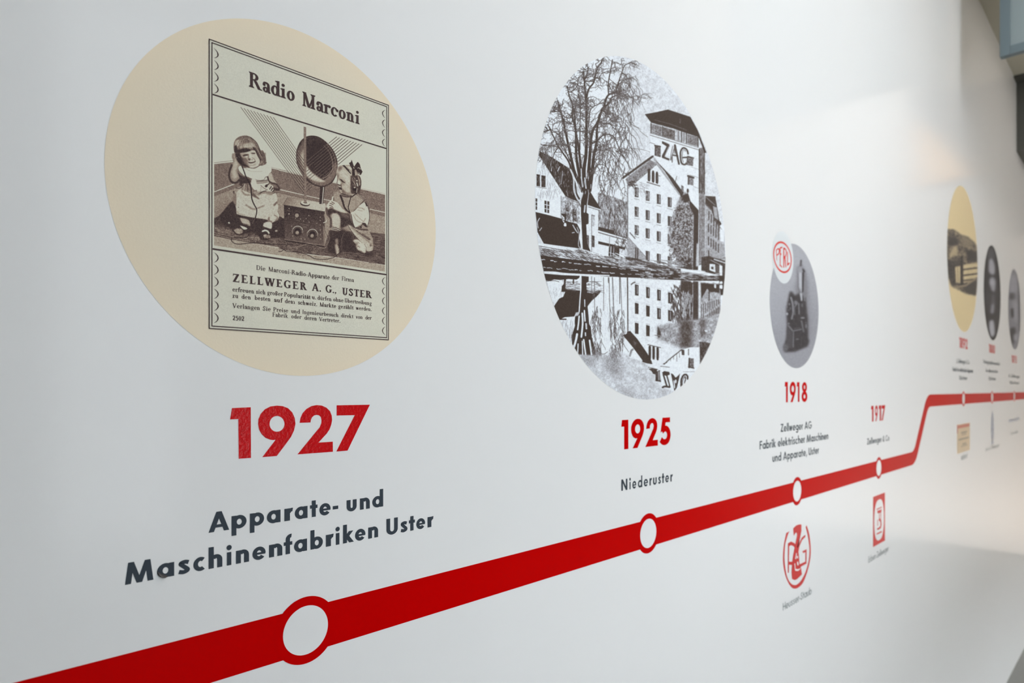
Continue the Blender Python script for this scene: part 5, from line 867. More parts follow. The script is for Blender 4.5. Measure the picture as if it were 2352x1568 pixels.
    if ch == 'W': return [bar(.1, 1, .34, 0, w*1.1), bar(.34, 0, .55, 1, t*1.3), bar(.55, 1, .78, 0, w*1.1), bar(.78, 0, 1., 1, t*1.3), rect(-.04, 1-b, .7, 1), rect(.86, 1-b, 1.14, 1)], 1.1
    if ch == 'Z': return [rect(.05, 1-t*1.1, .68, 1), rect(.03, 0, .7, t*1.1), bar(.15, .04, .58, .96, w*1.25), rect(.05, .74, .11, 1), rect(.64, 0, .7, .27)], .74
    if ch in '2502':
        o = {'2': qstroke(smooth([(.08, .72), (.16, .92), (.32, .95), (.44, .78), (.36, .5), (.12, .1)]), t*1.3, w*.9)+[rect(.06, 0, .52, t*1.6)], '5': [rect(.16, .86, .5, 1), stroke([(.18, .95), (.13, .55)], t*1.4), *qstroke(smooth([(.12, .56), (.3, .62), (.44, .45), (.42, .2), (.26, .03), (.08, .1)]), w*.8)], '0': [ringp(.28, .5, .25, .51, w*.8, t*.8)]}[ch]
        return o, .58
    if ch == '.': return [disc(.12, .085, .095)], .25
    if ch == ',': return [disc(.12, .085, .095), [(.08, .0), (.21, .1), (.06, -.2)]], .27
    if ch == '-': return [rect(.02, .26, .3, .26+t*1.3)], .33
    if ch == ' ': return [], .32
    return [rect(0, 0, .4, X)], .42

def layout(text, glyph, w, gap):
    """[(char, pieces, x offset, advance)] and the total width"""
    x, o = 0, []
    for ch in text:
        p, a = glyph(ch, w); o.append((ch, p, x, a)); x += a+gap
    return o, x-gap
M_WALL = mat('wall_paint', (.80, .81, .815), .115, .07, bump=((420, .012, .0003),), mott=((900, .05, (.76, .77, .78)),))
M_RED = mat('red_vinyl', (.53, .0003, .0006), .30, .02, bump=((230, .16, .0008),))
M_REDR = mat('red_vinyl_rough', (.56, .003, .006), .26, .13, bump=((330, .5, .0011), (120, .2, .001)))
M_GREY = mat('anthracite_vinyl', (.046, .058, .073), .5, .05, bump=((420, .15, .0004),))
M_GREYT = mat('grey_print', paint((92, 102, 104)), .45, .4)
M_WHITE = mat('white_vinyl', (.79, .80, .805), .12, .07, bump=((420, .03, .0004),))
M_INK = mat('brown_ink', paint((60, 47, 48)), .6, .05, mott=((1500, .5, paint((88, 74, 72))),))
M_INKF = mat('brown_ink_worn', paint((74, 60, 58)), .5, .3, mott=((900, .7, paint((118, 100, 90))),))

# ---------------------------------------------------------------- hall
x0, x1 = -0.5, 7.5
Hs = EYE+CU*2.18
wall = structure(boxes('wall_left', [((x0, 0, 0), (x1, .2, Hs))], M_WALL))
M_FLOOR = mat('floor_screed', (.20, .205, .195), .35, .5, mott=((3, .5, (.16, .165, .155)), (60, .3, (.23, .235, .225))))
structure(boxes('floor', [((x0, -7, -.1), (x1, .2, 0))], M_FLOOR))
M_SOF = mat('taupe_soffit', (.46, .44, .36), .6, .3)
structure(boxes('trim_1', [((x0, -.3, Hs), (4.4, .2, Hs+.25))], M_SOF))
M_DARK = mat('dark_beam', (.085, .085, .075), .6, .3)
structure(boxes('trim_2', [((4.4, -.5, Hs-.01), (x1, .2, Hs+.5))], M_DARK))
structure(boxes('trim_3', [((4.5, -.08, 2.8), (5.6, 0, Hs-.01))], M_DARK))
M_CEIL = mat('ceiling_paint', (.62, .63, .62), .7, .3)
structure(boxes('ceiling', [((x0, -7, 5.4), (x1, .2, 5.6))], M_CEIL))
# far end of the hall, outside the frame but mirrored in the satin wall
M_ENDW = mat('end_wall_paint', (.47, .44, .41), .6, .3)
structure(boxes('wall_end', [((x1, -7, 0), (x1+.2, .2, 5.4))], M_ENDW))
structure(boxes('reflection_panel_1', [((x1-.08, -.37, 2.9), (x1+.1, 0, 5.4))], M_DARK))  # this and the next three: unseen panels added to colour the wall's reflections
structure(boxes('reflection_panel_2', [((x1-.08, -.69, 3.5), (x1+.1, -.37, 5.4))], mat('grey_green_panel', (.05, .055, .035), .6, .3)))
structure(boxes('reflection_panel_3', [((x1-.08, -1.14, 3.5), (x1+.1, -.72, 5.4))], mat('brown_panel', (.5, .27, .09), .6, .3)))
structure(boxes('reflection_panel_4', [((x1-.08, -1.6, 4.55), (x1+.1, -1.28, 5.4))], mat('blue_grey_panel', (.10, .16, .20), .6, .3)))
M_BLOCK = mat('grey_blocker', (.16, .165, .175), .6, .3)
M_WARM = mat('warm_bounce', (.36, .30, .25), .6, .3)
structure(boxes('blocker_back', [((x0-.2, -1.9, 0), (x0, .2, 5.4))], M_BLOCK))  # unseen, added to block light so the wall darkens to the left
structure(boxes('blocker_front', [((x0, -1.9, 0), (.42, -1.7, 5.4))], M_BLOCK))  # unseen blocker added beside the camera, cuts the light from front left
structure(boxes('added_parapet', [((.35, -2.4, 0), (2.6, -2.2, .72))], M_BLOCK))  # unseen parapet, added to keep low reflections in the vinyl dark
structure(boxes('blocker_right', [((.98, -2.40, 0), (2.5, -2.20, .45)), ((.98, -2.40, .45), (7.5, -2.20, 5.4))], M_WARM))  # unseen, added to dim the far wall; warm bounce, low gap lets light in

# ---------------------------------------------------------------- red timeline with its stations
d0 = .0002
line = thing('timeline_stripe', 'long red vinyl timeline band running along the white wall with a step up', 'timeline', W(1.4, -.31))
cl = [(.35, -.2835), (3.74, -.2835)]
def fillet(pts, r, n=10):
    o = [pts[0]]
    for i in range(1, len(pts)-1):
        a, b, c = Vector(pts[i-1]), Vector(pts[i]), Vector(pts[i+1]); u, v = (a-b).normalized(), (c-b).normalized()
        an = u.angle(v); t = r/math.tan(an/2); ce = b+(u+v).normalized()*(r/math.sin(an/2)); s, e = b+u*t-ce, b+v*t-ce
        for k in range(n+1):
            f = k/n; w = s.slerp(e, f)*1.0 if False else None
            a0, a1 = math.atan2(s.y, s.x), math.atan2(e.y, e.x); da = (a1-a0+math.pi) % math.tau-math.pi
            o.append((ce.x+r*math.cos(a0+da*f), ce.y+r*math.sin(a0+da*f)))
    return o+[pts[-1]]
path = fillet([(.35, -.2835), (3.795, -.2835), (4.012, -.0508), (9.2, -.0508)], .11)
L_, R_ = [], []
for i, p in enumerate(path):
    a, b = path[max(i-1, 0)], path[min(i+1, len(path)-1)]; n = Vector((-(b[1]-a[1]), b[0]-a[0])).normalized()*.0268
    L_.append((p[0]+n.x, p[1]+n.y)); R_.append((p[0]-n.x, p[1]-n.y))
band = Flat(d0)
for i in range(len(path)-1): band.add([R_[i], R_[i+1], L_[i+1], L_[i]]); band.n = 0
band.build('stripe', M_RED, line)
for x, q in ((702.5, -.283), (1488.7, -.2833), (1830.7, -.2833), (2018.3, -.2833), (2212.9, -.0508), (2278.5, -.0508), (2329.5, -.0508)):
    P = HYP/(XV-x); m = Flat(d0+.00015).add(circle(P, q, .0392, 64)).build('station_ring', M_RED, line)
    Flat(d0+.0003).add(circle(P, q, .0285, 64)).build('station_dot', M_WHITE, m)

# ---------------------------------------------------------------- lettering on the wall
def put(text, glyph, w, edges, base, cap, name, m, parent, part='letter', gap=.09, slant=0, d=d0, single=False, wv=None):
    """edges: (left, right) photograph x of the whole line, or one pair per character; base/cap in wall units"""
    lay, tot = layout(text, glyph, w, gap); fl = Flat(d)
    if len(edges) == 2 and not isinstance(edges[0], tuple):
        A, B = HYP/(XV-edges[0]), HYP/(XV-edges[1]); k = (B-A)/tot
    ei = 0
    for ch, pieces, x, adv in lay:
        if ch == ' ': continue
        if isinstance(edges[0], tuple):
            l, r = edges[ei]; ei += 1; xs = [p[0] for pc in pieces for p in (pc[0] if isinstance(pc, tuple) else pc)]; mn, mx = min(xs), max(xs)
            A, B = HYP/(XV-l), HYP/(XV-r); k = (B-A)/(mx-mn); off = A-mn*k
        else: off = A+x*k
        tr = lambda l: [(off+(px_+slant*py_)*k, base+py_*cap) for px_, py_ in l]
        if not single: fl = Flat(d)
        for pc in pieces: fl.add((tr(pc[0]), tr(pc[1])) if isinstance(pc, tuple) else tr(pc))
        if not single: fl.build(part, m, parent)
    if single: return fl.build(name, m, parent)

def px_edges(ox, s, prs): return [(ox+a/s, ox+b/s) for a, b in prs]
def year(txt, edges, base, cap, label, m=M_RED):
    c = edges[0][0] if isinstance(edges[0], tuple) else edges[0]
    t = thing('year_number', label, 'number', W(HYP/(XV-(c+12)), base), 'red year numbers of the timeline')
    put(txt, lambda ch, w: numeral(ch), 1, edges, base, cap, '', m, t, 'digit', gap=.085); return t
# the four large numerals are traced digit by digit
t27 = thing('year_number', 'largest red year number, 1927, glossy vinyl under the cream advertisement print', 'number', W(HYP/(XV-690), -.076), 'red year numbers of the timeline')
for outline in ([(204, 228), (470, 215), (473, 936), (298, 948), (293, 383), (176, 390)],
                ([(633, 925), (840, 908), (960, 750), (1040, 640), (1085, 545), (1105, 450), (1095, 370), (1060, 290), (1000, 230), (925, 200), (840, 192), (750, 205), (670, 245), (610, 310), (578, 385), (573, 460), (588, 535), (625, 600), (680, 650), (745, 677), (790, 683), (822, 678)], [(843+106*math.cos(a), 452+112*math.sin(a)) for a in [k*math.tau/40 for k in range(40)]]),
                [(1165, 438), (1175, 370), (1205, 300), (1260, 240), (1330, 200), (1405, 185), (1480, 192), (1545, 222), (1595, 270), (1620, 335), (1626, 395), (1615, 460), (1590, 530), (1550, 590), (1432, 718), (1635, 705), (1637, 848), (1133, 886), (1400, 560), (1450, 500), (1473, 440), (1475, 395), (1465, 355), (1440, 332), (1405, 325), (1370, 333), (1340, 360), (1325, 395), (1318, 432)],
                [(1690, 188), (2163, 180), (1845, 832), (1685, 845), (1948, 328), (1690, 334)]):
    rnd = lambda l: l if len(l) < 8 else [q for k, p in enumerate(l) for q in [p]]
    f = Flat(d0); f.add((tile(500, 900, 6.189, outline[0]), tile(500, 900, 6.189, outline[1])) if isinstance(outline, tuple) else tile(500, 900, 6.189, outline)); f.build('digit', M_REDR, t27)
year('1925', px_edges(1400, 7.841, [(210, 338), (387, 622), (643, 870), (900, 1100)]), -.1133, .0553, 'red year number 1925 under the round mill photograph')
year('1918', px_edges(1720, 7.127, [(585, 638), (668, 768), (783, 828), (862, 957)]), -.0361, .0552, 'red year number 1918 under the grey machine print')
year('1917', px_edges(1960, 7.8375, [(318, 362), (388, 440), (455, 500), (508, 575)]), -.1145, .0553, 'red year number 1917 with no picture above it')
year('1892', (2203.0, 2222.3), .2085, .054, 'small red year number under the yellow farm print')
year('1880', (2271.2, 2285.4), .2165, .052, 'small blurred red year number under the dark oval portrait')
year('1875', (2323.8, 2335.2), .181, .052, 'smallest blurred red year number, under the pale grey portrait')

cap1 = thing('caption', 'large two-line anthracite caption below the 1927 number, one letter peeling', 'caption', W(HYP/(XV-640), -.19), 'captions of the timeline')
put('Apparate-und', sans, .228, px_edges(270, 6.189, [(1293, 1587), (1620, 1833), (1880, 2083), (2122, 2316)])+px_edges(630, 6.189, [(143, 265), (290, 472), (507, 614), (640, 800), (830, 908), (1027, 1170), (1217, 1357), (1393, 1547)]), -.1515, .0211, '', M_GREY, cap1)
put('MaschinenfabrikenUster', sans, .228, px_edges(270, 6.189, [(105, 510), (562, 805), (863, 1030), (1077, 1240), (1293, 1490), (1548, 1623), (1682, 1868), (1917, 2105), (2152, 2342)])+px_edges(630, 6.189, [(133, 255), (280, 465), (513, 690), (733, 843), (870, 930), (977, 1130), (1147, 1295), (1335, 1475), (1593, 1755), (1795, 1893), (1913, 1998), (2018, 2143), (2178, 2262)]), -.1898, .0211, '', M_GREY, cap1)
# the lifted lower edge of one letter: a curled flap of film standing off the wall
M_FLAP = mat('curled_film', (.045, .042, .042), .28, .6, mott=((500, .5, (.075, .066, .064)),))
bm = bmesh.new(); fo, fi = [(552, 830), (570, 950), (620, 1050), (700, 1130), (800, 1180), (900, 1198), (1000, 1195), (1090, 1150), (1160, 1075)], [(575, 830), (640, 870), (700, 905), (770, 945), (840, 975), (900, 1000), (960, 1025), (1040, 1050), (1150, 1070)]
rows = []
for j in range(7):
    g = j/6; rows.append([bm.verts.new(Vector(W(*pq(340+(a[0]+(b[0]-a[0])*(1-g))/26.14, 1280+(a[1]+(b[1]-a[1])*(1-g))/26.14), d0+.0002+.0022*math.sin(math.pi*g*.62)*(math.sin(math.pi*k/8)**.5 if 0 < k < 8 else 0)))-Vector(cap1['at'])) for k, (a, b) in enumerate(zip(fo, fi))])
for j in range(6):
    for k in range(8): bm.faces.new((rows[j][k], rows[j][k+1], rows[j+1][k+1], rows[j+1][k]))
bmesh.ops.recalc_face_normals(bm, faces=bm.faces); me = bpy.data.meshes.new('peeling_edge'); bm.to_mesh(me); bm.free(); me.materials.append(M_FLAP)
for pl in me.polygons: pl.use_smooth = True
fl = bpy.data.objects.new('peeling_edge', me); COL.objects.link(fl); fl.parent = cap1; fl['label'] = 'lifted curled edge of a letter'

cap2 = thing('caption', 'single-word anthracite caption below the 1925 number', 'caption', W(HYP/(XV-1486), -.19), 'captions of the timeline')
put('Niederuster', sans, .19, px_edges(1400, 7.841, [(210, 322), (355, 382), (410, 480), (510, 588), (615, 690), (718, 762), (783, 848), (875, 923), (940, 985), (1003, 1067), (1095, 1138)]), -.1902, .0212, '', M_GREY, cap2)
cap3 = thing('caption', 'three-line anthracite caption below the 1918 number', 'caption', W(HYP/(XV-1823), -.19), 'captions of the timeline')
put('Zellweger AG', sans, .18, (1793, 1864.3), -.1141, .0212, 'text_line', M_GREY, cap3, single=True, gap=.1)
put('Fabrik elektrischer Maschinen', sans, .18, (1744.6, 1902.2), -.1522, .0212, 'text_line', M_GREY, cap3, single=True, gap=.1)
put('und Apparate, Uster', sans, .18, (1774, 1880.7), -.190, .0212, 'text_line', M_GREY, cap3, single=True, gap=.1)
cap4 = thing('caption', 'short anthracite caption below the 1917 number', 'caption', W(HYP/(XV-2017), -.19), 'captions of the timeline')
put('Zellweger & Co', sans, .18, (1991.5, 2042.5), -.192, .0212, 'text_line', M_GREY, cap4, single=True, gap=.1)
for lab, lines in (('blurred three-line caption under the yellow farm print', (('J. Zellweger & Co', (2196.5, 2226.5), .131), ('Fabrik für elektrische Apparate', (2187.5, 2235), .087), ('Uster', (2203.5, 2221.5), .0465))),
                   ('blurred three-line caption under the dark oval portrait', (('Telegraphenwerkst', (2258, 2296.5), .148), ('in Oberuster', (2264.5, 2292), .099), ('Uster', (2271, 2287.5), .0525))),
                   ('blurred two-line caption under the pale grey portrait', (('A. Zellweger', (2316.5, 2342), .079), ('Uster', (2319.5, 2341), .0335)))):
    t = thing('caption', lab, 'caption', W(HYP/(XV-lines[-1][1][0]), lines[-1][2]), 'captions of the timeline')
    for tx, e, q in lines: put(tx.replace('ü', 'u'), sans, .2, e, q, .0212, 'text_line', M_GREY, t, single=True, gap=.1)

# ---------------------------------------------------------------- 1927: cream advertisement
def paper(name, c1, c2, c3, r0, ctr, rad):
    m = mat(name, paint(c1), .5, .12, bump=((500, .25, .0005),), mott=((9, .35, paint(c2)), (850, .55, tuple(v*.80 for v in paint(c1))), (260, .25, paint(c2))))
    nt = m.node_tree; b = nt.nodes['Principled BSDF']; l = b.inputs['Base Color'].links[0].from_socket
    g = nt.nodes.new('ShaderNodeNewGeometry'); v = nt.nodes.new('ShaderNodeVectorMath'); v.operation = 'DISTANCE'; v.inputs[1].default_value = ctr; nt.links.new(g.outputs['Position'], v.inputs[0])
    r = nt.nodes.new('ShaderNodeMapRange'); r.inputs['From Min'].default_value = r0*rad; r.inputs['From Max'].default_value = rad; nt.links.new(v.outputs['Value'], r.inputs['Value'])
    x = nt.nodes.new('ShaderNodeMix'); x.data_type = 'RGBA'; x.inputs['B'].default_value = (*paint(c3), 1); nt.links.new(l, x.inputs['A']); nt.links.new(r.outputs['Result'], x.inputs['Factor']); nt.links.new(x.outputs['Result'], b.inputs['Base Color'])
    return m
cP, cq, cr = 1.0753, .2160, .2007
ad = thing('advertisement_print', 'big round cream print of an old radio advertisement with two children', 'wall print', W(cP, cq-cr), 'round prints of the timeline')
M_CREAM = paper('cream_paper', (198, 196, 183), (204, 199, 183), (211, 199, 177), .45, W(cP, cq), cr*CU)
M_PANEL = mat('grey_cream_paper', paint((202, 201, 187)), .5, .12, bump=((500, .25, .0005),), mott=((850, .5, paint((184, 182, 168))), (14, .5, paint((207, 203, 186))), (2200, .25, paint((186, 184, 170)))))
Flat(d0).add(circle(cP, cq, cr, 160)).build('paper_disc', M_CREAM, ad)
d1 = d0+.00015
fa, fb = pq(479, 88.5), pq(892.5, 241.5); fc, fd = pq(478.5, 755.5), pq(891, 781)
Pl, Pr, qt, qb = fa[0], fb[0], (fa[1]+fb[1])/2, (fc[1]+fd[1])/2
panel = Flat(d1).add(rect(Pl, qb, Pr, qt)).build('panel', M_PANEL, ad)
d2 = d1+.00015
fr = Flat(d2)
def frame(P0, q0, P1, q1, w):
    fr.add(rect(P0, q0, P0+w, q1)); fr.add(rect(P1-w, q0, P1, q1)); fr.add(rect(P0, q0, P1, q0+w)); fr.add(rect(P0, q1-w, P1, q1))
frame(Pl, qb, Pr, qt, .0011); frame(Pl+.0027, qb+.0027, Pr-.0027, qt-.0027, .0011)
def hline(y, side): return pq(side, y)[1]
q_hi, q_lo = pq(486, 216.5)[1], pq(487, 571.5)[1]
fr.add(rect(Pl+.004, q_hi-.0008, Pr-.004, q_hi+.0008)); fr.add(rect(Pl+.004, q_lo-.0009, Pr-.004, q_lo+.0009)); fr.build('frame_rule', M_INK, ad)
def scallop(P, q0, q1, sgn):
    n = 14; o = [(P+sgn*.0056*abs(math.sin(math.pi*k/n))**.6, q0+(q1-q0)*k/n) for k in range(n+1)]; i = [(P+sgn*.0044*abs(math.sin(math.pi*k/n))**.75, q0+(q1-q0)*k/n) for k in range(n+1)]
    return o+i[::-1][1:-1]
for a, b in ((q_hi, qt-.005), (qb+.005, q_lo)):
    n = 4 if a == q_hi else 6
    for k in range(n):
        u0 = a+.0015+(b-a-.003)*k/n; u1 = a+.0015+(b-a-.003)*(k+.86)/n
        for P_, sg_ in ((Pl+.0047, 1), (Pr-.0047, -1)): Flat(d2).add(scallop(P_, u0, u1, sg_)).build('scallop', M_INK, ad)
pc = paint_children()
bx = (pq(486, 500)[0], pq(486, 567)[1], pq(888, 500)[0], pq(486, 226)[1])
RAMP_S = [(0, (36, 28, 31)), (.2, (76, 62, 59)), (.45, (126, 108, 98)), (.7, (170, 157, 140)), (.9, (194, 191, 176)), (1., (198, 197, 183))]
im = print_image('children_photo', pc, bx, (1100, 1000), RAMP_S)
Flat(d1+.00006).add(rect(bx[0], bx[1], bx[2], bx[3])).build('printed_photograph', print_mat('children_photo', im, .5, .06), ad, uv=wbox(*bx))
def adline(tx, e, y_at, capq, w=.2, gap=.06, nm='word', m=None):
    q = pq(*y_at)[1]; return put(tx, roman, w, e, q, capq, nm, m or M_INK, ad, single=True, gap=gap, d=d2)
adline('Radio', (571, 677), (574, 200), .0168, .185, .05, 'heading'); adline('Marconi', (694.5, 826), (696, 243.5), .0168, .185, .05, 'heading')
bl = lambda tx, l, r, y, c, w, g=.06: adline(tx, (l, r), (l, y), c, w, g)
bl('Die', 588.3, 609.3, 619.5, .0052, .145); bl('Marconi-Radio-Apparate', 616.6, 756.5, 623, .0052, .145); bl('der', 762, 778, 641.3, .0052, .145); bl('Firma', 784.3, 812.3, 644, .0052, .145)
bl('ZELLWEGER', 533.6, 704.3, 647, .0089, .205, .17); bl('A.', 716.2, 737.3, 667.4, .0089, .205, .1); bl('G.,', 747.3, 772.8, 671, .0089, .205, .05); bl('USTER', 785.2, 853.3, 677, .0089, .205, .08)
bl('erfreuen', 533.6, 583.5, 668.8, .0049, .165); bl('sich', 587.5, 609.7, 674, .0049, .165); bl('großer', 613.5, 649, 676.4, .0049, .165); bl('Popularität', 652, 712.5, 680.5, .0049, .165); bl('u.', 716, 725.6, 686.5, .0049, .165); bl('dürfen', 728.6, 761, 688, .0049, .165); bl('ohne', 765, 788.3, 691.6, .0049, .165); bl('Übertreibung', 791, 853, 694.2, .0049, .165)
bl('zu', 533.4, 547, 683.5, .0049, .165, .07); bl('den', 554.5, 576, 685.7, .0049, .165, .07); bl('besten', 584.8, 621, 688.3, .0049, .165, .07); bl('auf', 629, 648, 693, .0049, .165, .07); bl('dem', 654.2, 677, 695.6, .0049, .165, .07); bl('schweiz.', 684, 728, 698.6, .0049, .165, .07); bl('Markte', 734, 771.5, 703.5, .0049, .165, .07); bl('gezählt', 776.8, 811.2, 707.3, .0049, .165, .07); bl('werden.', 817, 853.2, 711, .0049, .165, .07)
bl('Verlangen', 533.6, 597, 706.5, .0049, .155); bl('Sie', 602.7, 621.3, 713, .0049, .155); bl('Preise', 627.4, 661.3, 715, .0049, .155); bl('und', 668, 688.3, 718.6, .0049, .155); bl('Ingenieurbesuch', 694, 777, 720.6, .0049, .155); bl('direkt', 782.8, 811, 728.4, .0049, .155); bl('von', 816.8, 832.5, 731.3, .0049, .155); bl('der', 838.6, 853, 733, .0049, .155)
bl('Fabrik', 625.2, 661.2, 727, .0049, .155); bl('oder', 668.7, 692, 730.6, .0049, .155); bl('deren', 698.6, 727.3, 733.6, .0049, .155); bl('Vertreter.', 732.5, 781.4, 737, .0049, .155)
bl('2502', 533.6, 560.8, 735, .0049, .2, .0)

# ---------------------------------------------------------------- 1925: mill by the water
def round_print(name, label, P, q, r, paintfn, size, ramp, rough=.36, part='paper_disc', spec=.08, at=None, mt=None):
    t = thing(name, label, 'wall print', W(P, q-r), 'round prints of the timeline')
    b = (P-r, q-r, P+r, q+r); im = print_image(name, paintfn, b, size, ramp)
    Flat(d0).add(circle(P, q, r, 160)).build(part, print_mat(name, im, rough, spec, .15), t, uv=wbox(*b)); return t
RAMP_M = [(0, (57, 47, 42)), (.12, (68, 58, 53)), (.4, (118, 114, 116)), (.7, (170, 172, 178)), (.9, (208, 213, 219)), (1., (218, 224, 229))]
round_print('mill_photo_print', 'tall-looking round black and white print of a mill beside water and a bare tree', 1.806, .3057, .3263, paint_mill(), (1300, 1700), RAMP_M)

# ---------------------------------------------------------------- 1918: grey machine print with a small white disc over it
RAMP_P = [(0, (34, 32, 34)), (.2, (66, 63, 66)), (.6, (146, 147, 154)), (1., (200, 204, 210))]
round_print('machine_print', 'round grey print of a small electric machine, partly covered by a white disc', 2.5473, .2285, .1710, paint_machine(), (700, 1000), RAMP_P)
c = tile(1740, 520, 4.6125, [(262, 327)])[0]
ll, rr = pq(1740+155/4.6125, 600)[0], pq(1740+378/4.6125, 600)[0]
cx, rd = (ll+rr)/2, (rr-ll)/2; cyq = pq(1740+265/4.6125, 520+327/4.6125)[1]
logo = thing('logo_disc', 'small white disc with red lettering in a red ring, on the grey machine print', 'logo', W(cx, cyq-rd))
Flat(d0+.0002).add(circle(cx, cyq, rd, 96)).build('disc', mat('cool_white_print', (.70, .74, .76), .3, .07), logo)
M_LOGO = mat('red_print', paint((196, 44, 36)), .42, .4)
l2, r2 = pq(1740+163/4.6125, 600)[0], pq(1740+360/4.6125, 600)[0]; rx = (r2-l2)/2; ox = (l2+r2)/2
Flat(d0+.0003).add(ringp(ox, cyq, rx, .0418, .0068, .0052)).build('ring', M_LOGO, logo)
tz = lambda pts: tile(1770, 540, 13.0625, pts)
for pcs in ([[(152, 440), (172, 415), (186, 780), (170, 740)], [(160, 450), (185, 405), (225, 385), (262, 400), (270, 470), (255, 560), (215, 600), (175, 625), (172, 580), (205, 560), (235, 520), (240, 450), (222, 425), (190, 440), (170, 475)]],
            [[(268, 370), (290, 360), (290, 910), (268, 890)], [(268, 365), (345, 340), (345, 385), (268, 405)], [(275, 540), (318, 545), (312, 590), (275, 620)], [(262, 880), (290, 890), (345, 945), (340, 978), (262, 910)]],
            [[(372, 375), (402, 380), (402, 975), (372, 970)], [(380, 370), (425, 380), (465, 430), (478, 520), (465, 610), (425, 680), (385, 710), (385, 630), (420, 625), (445, 570), (450, 500), (435, 440), (400, 425)], [(405, 680), (440, 660), (465, 960), (440, 970)]],
            [[(488, 490), (512, 500), (512, 900), (488, 930)], [(490, 860), (520, 835), (570, 815), (560, 865), (490, 930)]]):
    f = Flat(d0+.00032)
    for q_ in pcs: f.add(tz(q_))
    f.build('letter', M_LOGO, logo)

# ---------------------------------------------------------------- red monograms under the line
M_MONO = mat('red_print_matt', paint((186, 46, 46)), .45, .4)
g = lambda pts: tile(1770, 1080, 4.608, pts)
mono = thing('monogram', 'red round monogram of interlaced letters in an open ring below the 1918 station', 'logo', W(HYP/(XV-1830), -.55))
Flat(d0).add(g(smooth([(165, 660), (140, 780), (130, 900), (133, 1000), (155, 1110), (190, 1195), (225, 1240), (255, 1250), (290, 1240), (340, 1190), (385, 1080), (415, 960), (425, 850), (415, 720), (400, 640), (380, 578)])+smooth([(370, 600), (390, 680), (403, 760), (410, 850), (400, 960), (370, 1070), (325, 1160), (280, 1205), (250, 1212), (215, 1195), (180, 1140), (160, 1060), (148, 960), (147, 880), (155, 780), (172, 715), (190, 660), (205, 642)]))).build('ring', M_MONO, mono)
Flat(d0+.0002).add(g([(238, 612), (268, 582), (300, 570), (325, 572), (325, 640), (305, 740), (290, 830), (298, 900), (305, 990), (322, 1035), (330, 1100), (280, 1148), (255, 1160), (225, 1148), (220, 1080), (225, 980), (235, 900), (255, 800), (278, 690), (275, 660), (262, 660), (244, 692)])).build('letter', M_MONO, mono)
Flat(d0+.0001).add(g([(182, 770), (215, 752), (250, 768), (272, 800), (270, 840), (240, 800), (215, 790), (196, 800), (193, 965), (235, 965), (230, 1000), (193, 998), (192, 1080), (180, 1085)])).build('letter', M_MONO, mono)
Flat(d0+.00015).add(g([(365, 680), (366, 702), (330, 740), (305, 800), (290, 880), (278, 860), (300, 770), (325, 715)])).add(g([(333, 855), (380, 832), (378, 985), (300, 1030), (280, 1020), (290, 1000), (366, 965), (366, 862), (345, 875)])).build('letter', M_MONO, mono)
wl = Flat(d0+.0002)
for p_ in ([(277, 815), (287, 820), (308, 752), (331, 706), (321, 700), (296, 745)], [(258, 935), (270, 870), (276, 880), (268, 940)], [(250, 985), (258, 980), (262, 1040), (290, 1045), (322, 1032), (290, 1062), (258, 1062)], [(278, 965), (290, 965), (296, 1000), (282, 1005)], [(275, 905), (288, 905), (288, 930), (277, 930)]): wl.add(g(p_))
wl.build('letter_gap', M_WHITE, mono)
sub1 = thing('caption', 'thin grey name line under the red round monogram', 'caption', W(HYP/(XV-1830), -.59), 'captions of the timeline')
put('Heusser-Staub', sans, .13, (1798, 1863.5), -.592, .0205, 'text_line', M_GREYT, sub1, single=True, gap=.1, slant=.0)
g7 = lambda pts: tile(1970, 1100, 7.47, pts)
cr_ = g7([(262, 302), (467, 230), (467, 1055), (262, 1165)]); Pa, Pb, qa, qz = cr_[0][0], cr_[1][0], (cr_[2][1]+cr_[3][1])/2, (cr_[0][1]+cr_[1][1])/2
plate = thing('emblem_plate', 'red upright rectangular emblem with a white oval below the 1917 station', 'logo', W((Pa+Pb)/2, qa))
Flat(d0).add(rect(Pa, qa, Pb, qz)).build('plate', M_MONO, plate)
ol, orr = g7([(282, 700)])[0][0], g7([(448, 700)])[0][0]; oq0, oq1 = g7([(365, 1045)])[0][1], g7([(372, 345)])[0][1]
Flat(d0+.00015).add([((ol+orr)/2+(orr-ol)/2*math.copysign(abs(math.cos(a))**.75, math.cos(a)), (oq0+oq1)/2+(oq1-oq0)/2*math.copysign(abs(math.sin(a))**.9, math.sin(a))) for a in [k*math.tau/72 for k in range(72)]]).build('oval', M_WHITE, plate)
sg = Flat(d0+.0003)
for p_ in ([(322, 510), (410, 470), (410, 490), (322, 532)], [(330, 545), (408, 515), (405, 550), (395, 575), (340, 590)], [(362, 590), (372, 585), (372, 690), (362, 695)], [(388, 575), (398, 572), (398, 680), (388, 690)], [(350, 700), (380, 670), (402, 700), (408, 780), (395, 840), (360, 865), (330, 870), (330, 840), (360, 830), (385, 800), (385, 740), (370, 715)], [(335, 700), (345, 695), (345, 800), (335, 805)], [(322, 930), (410, 885), (410, 912), (322, 955)]): sg.add(g7(p_))
sg.build('sign', M_MONO, plate)
sub2 = thing('caption', 'faint grey name line under the red rectangular emblem', 'caption', W(HYP/(XV-2018), -.6), 'captions of the timeline')
put('Erben Zellweger', sans, .13, (1994.5, 2041), -.602, .0215, 'text_line', M_GREYT, sub2, single=True, gap=.1)

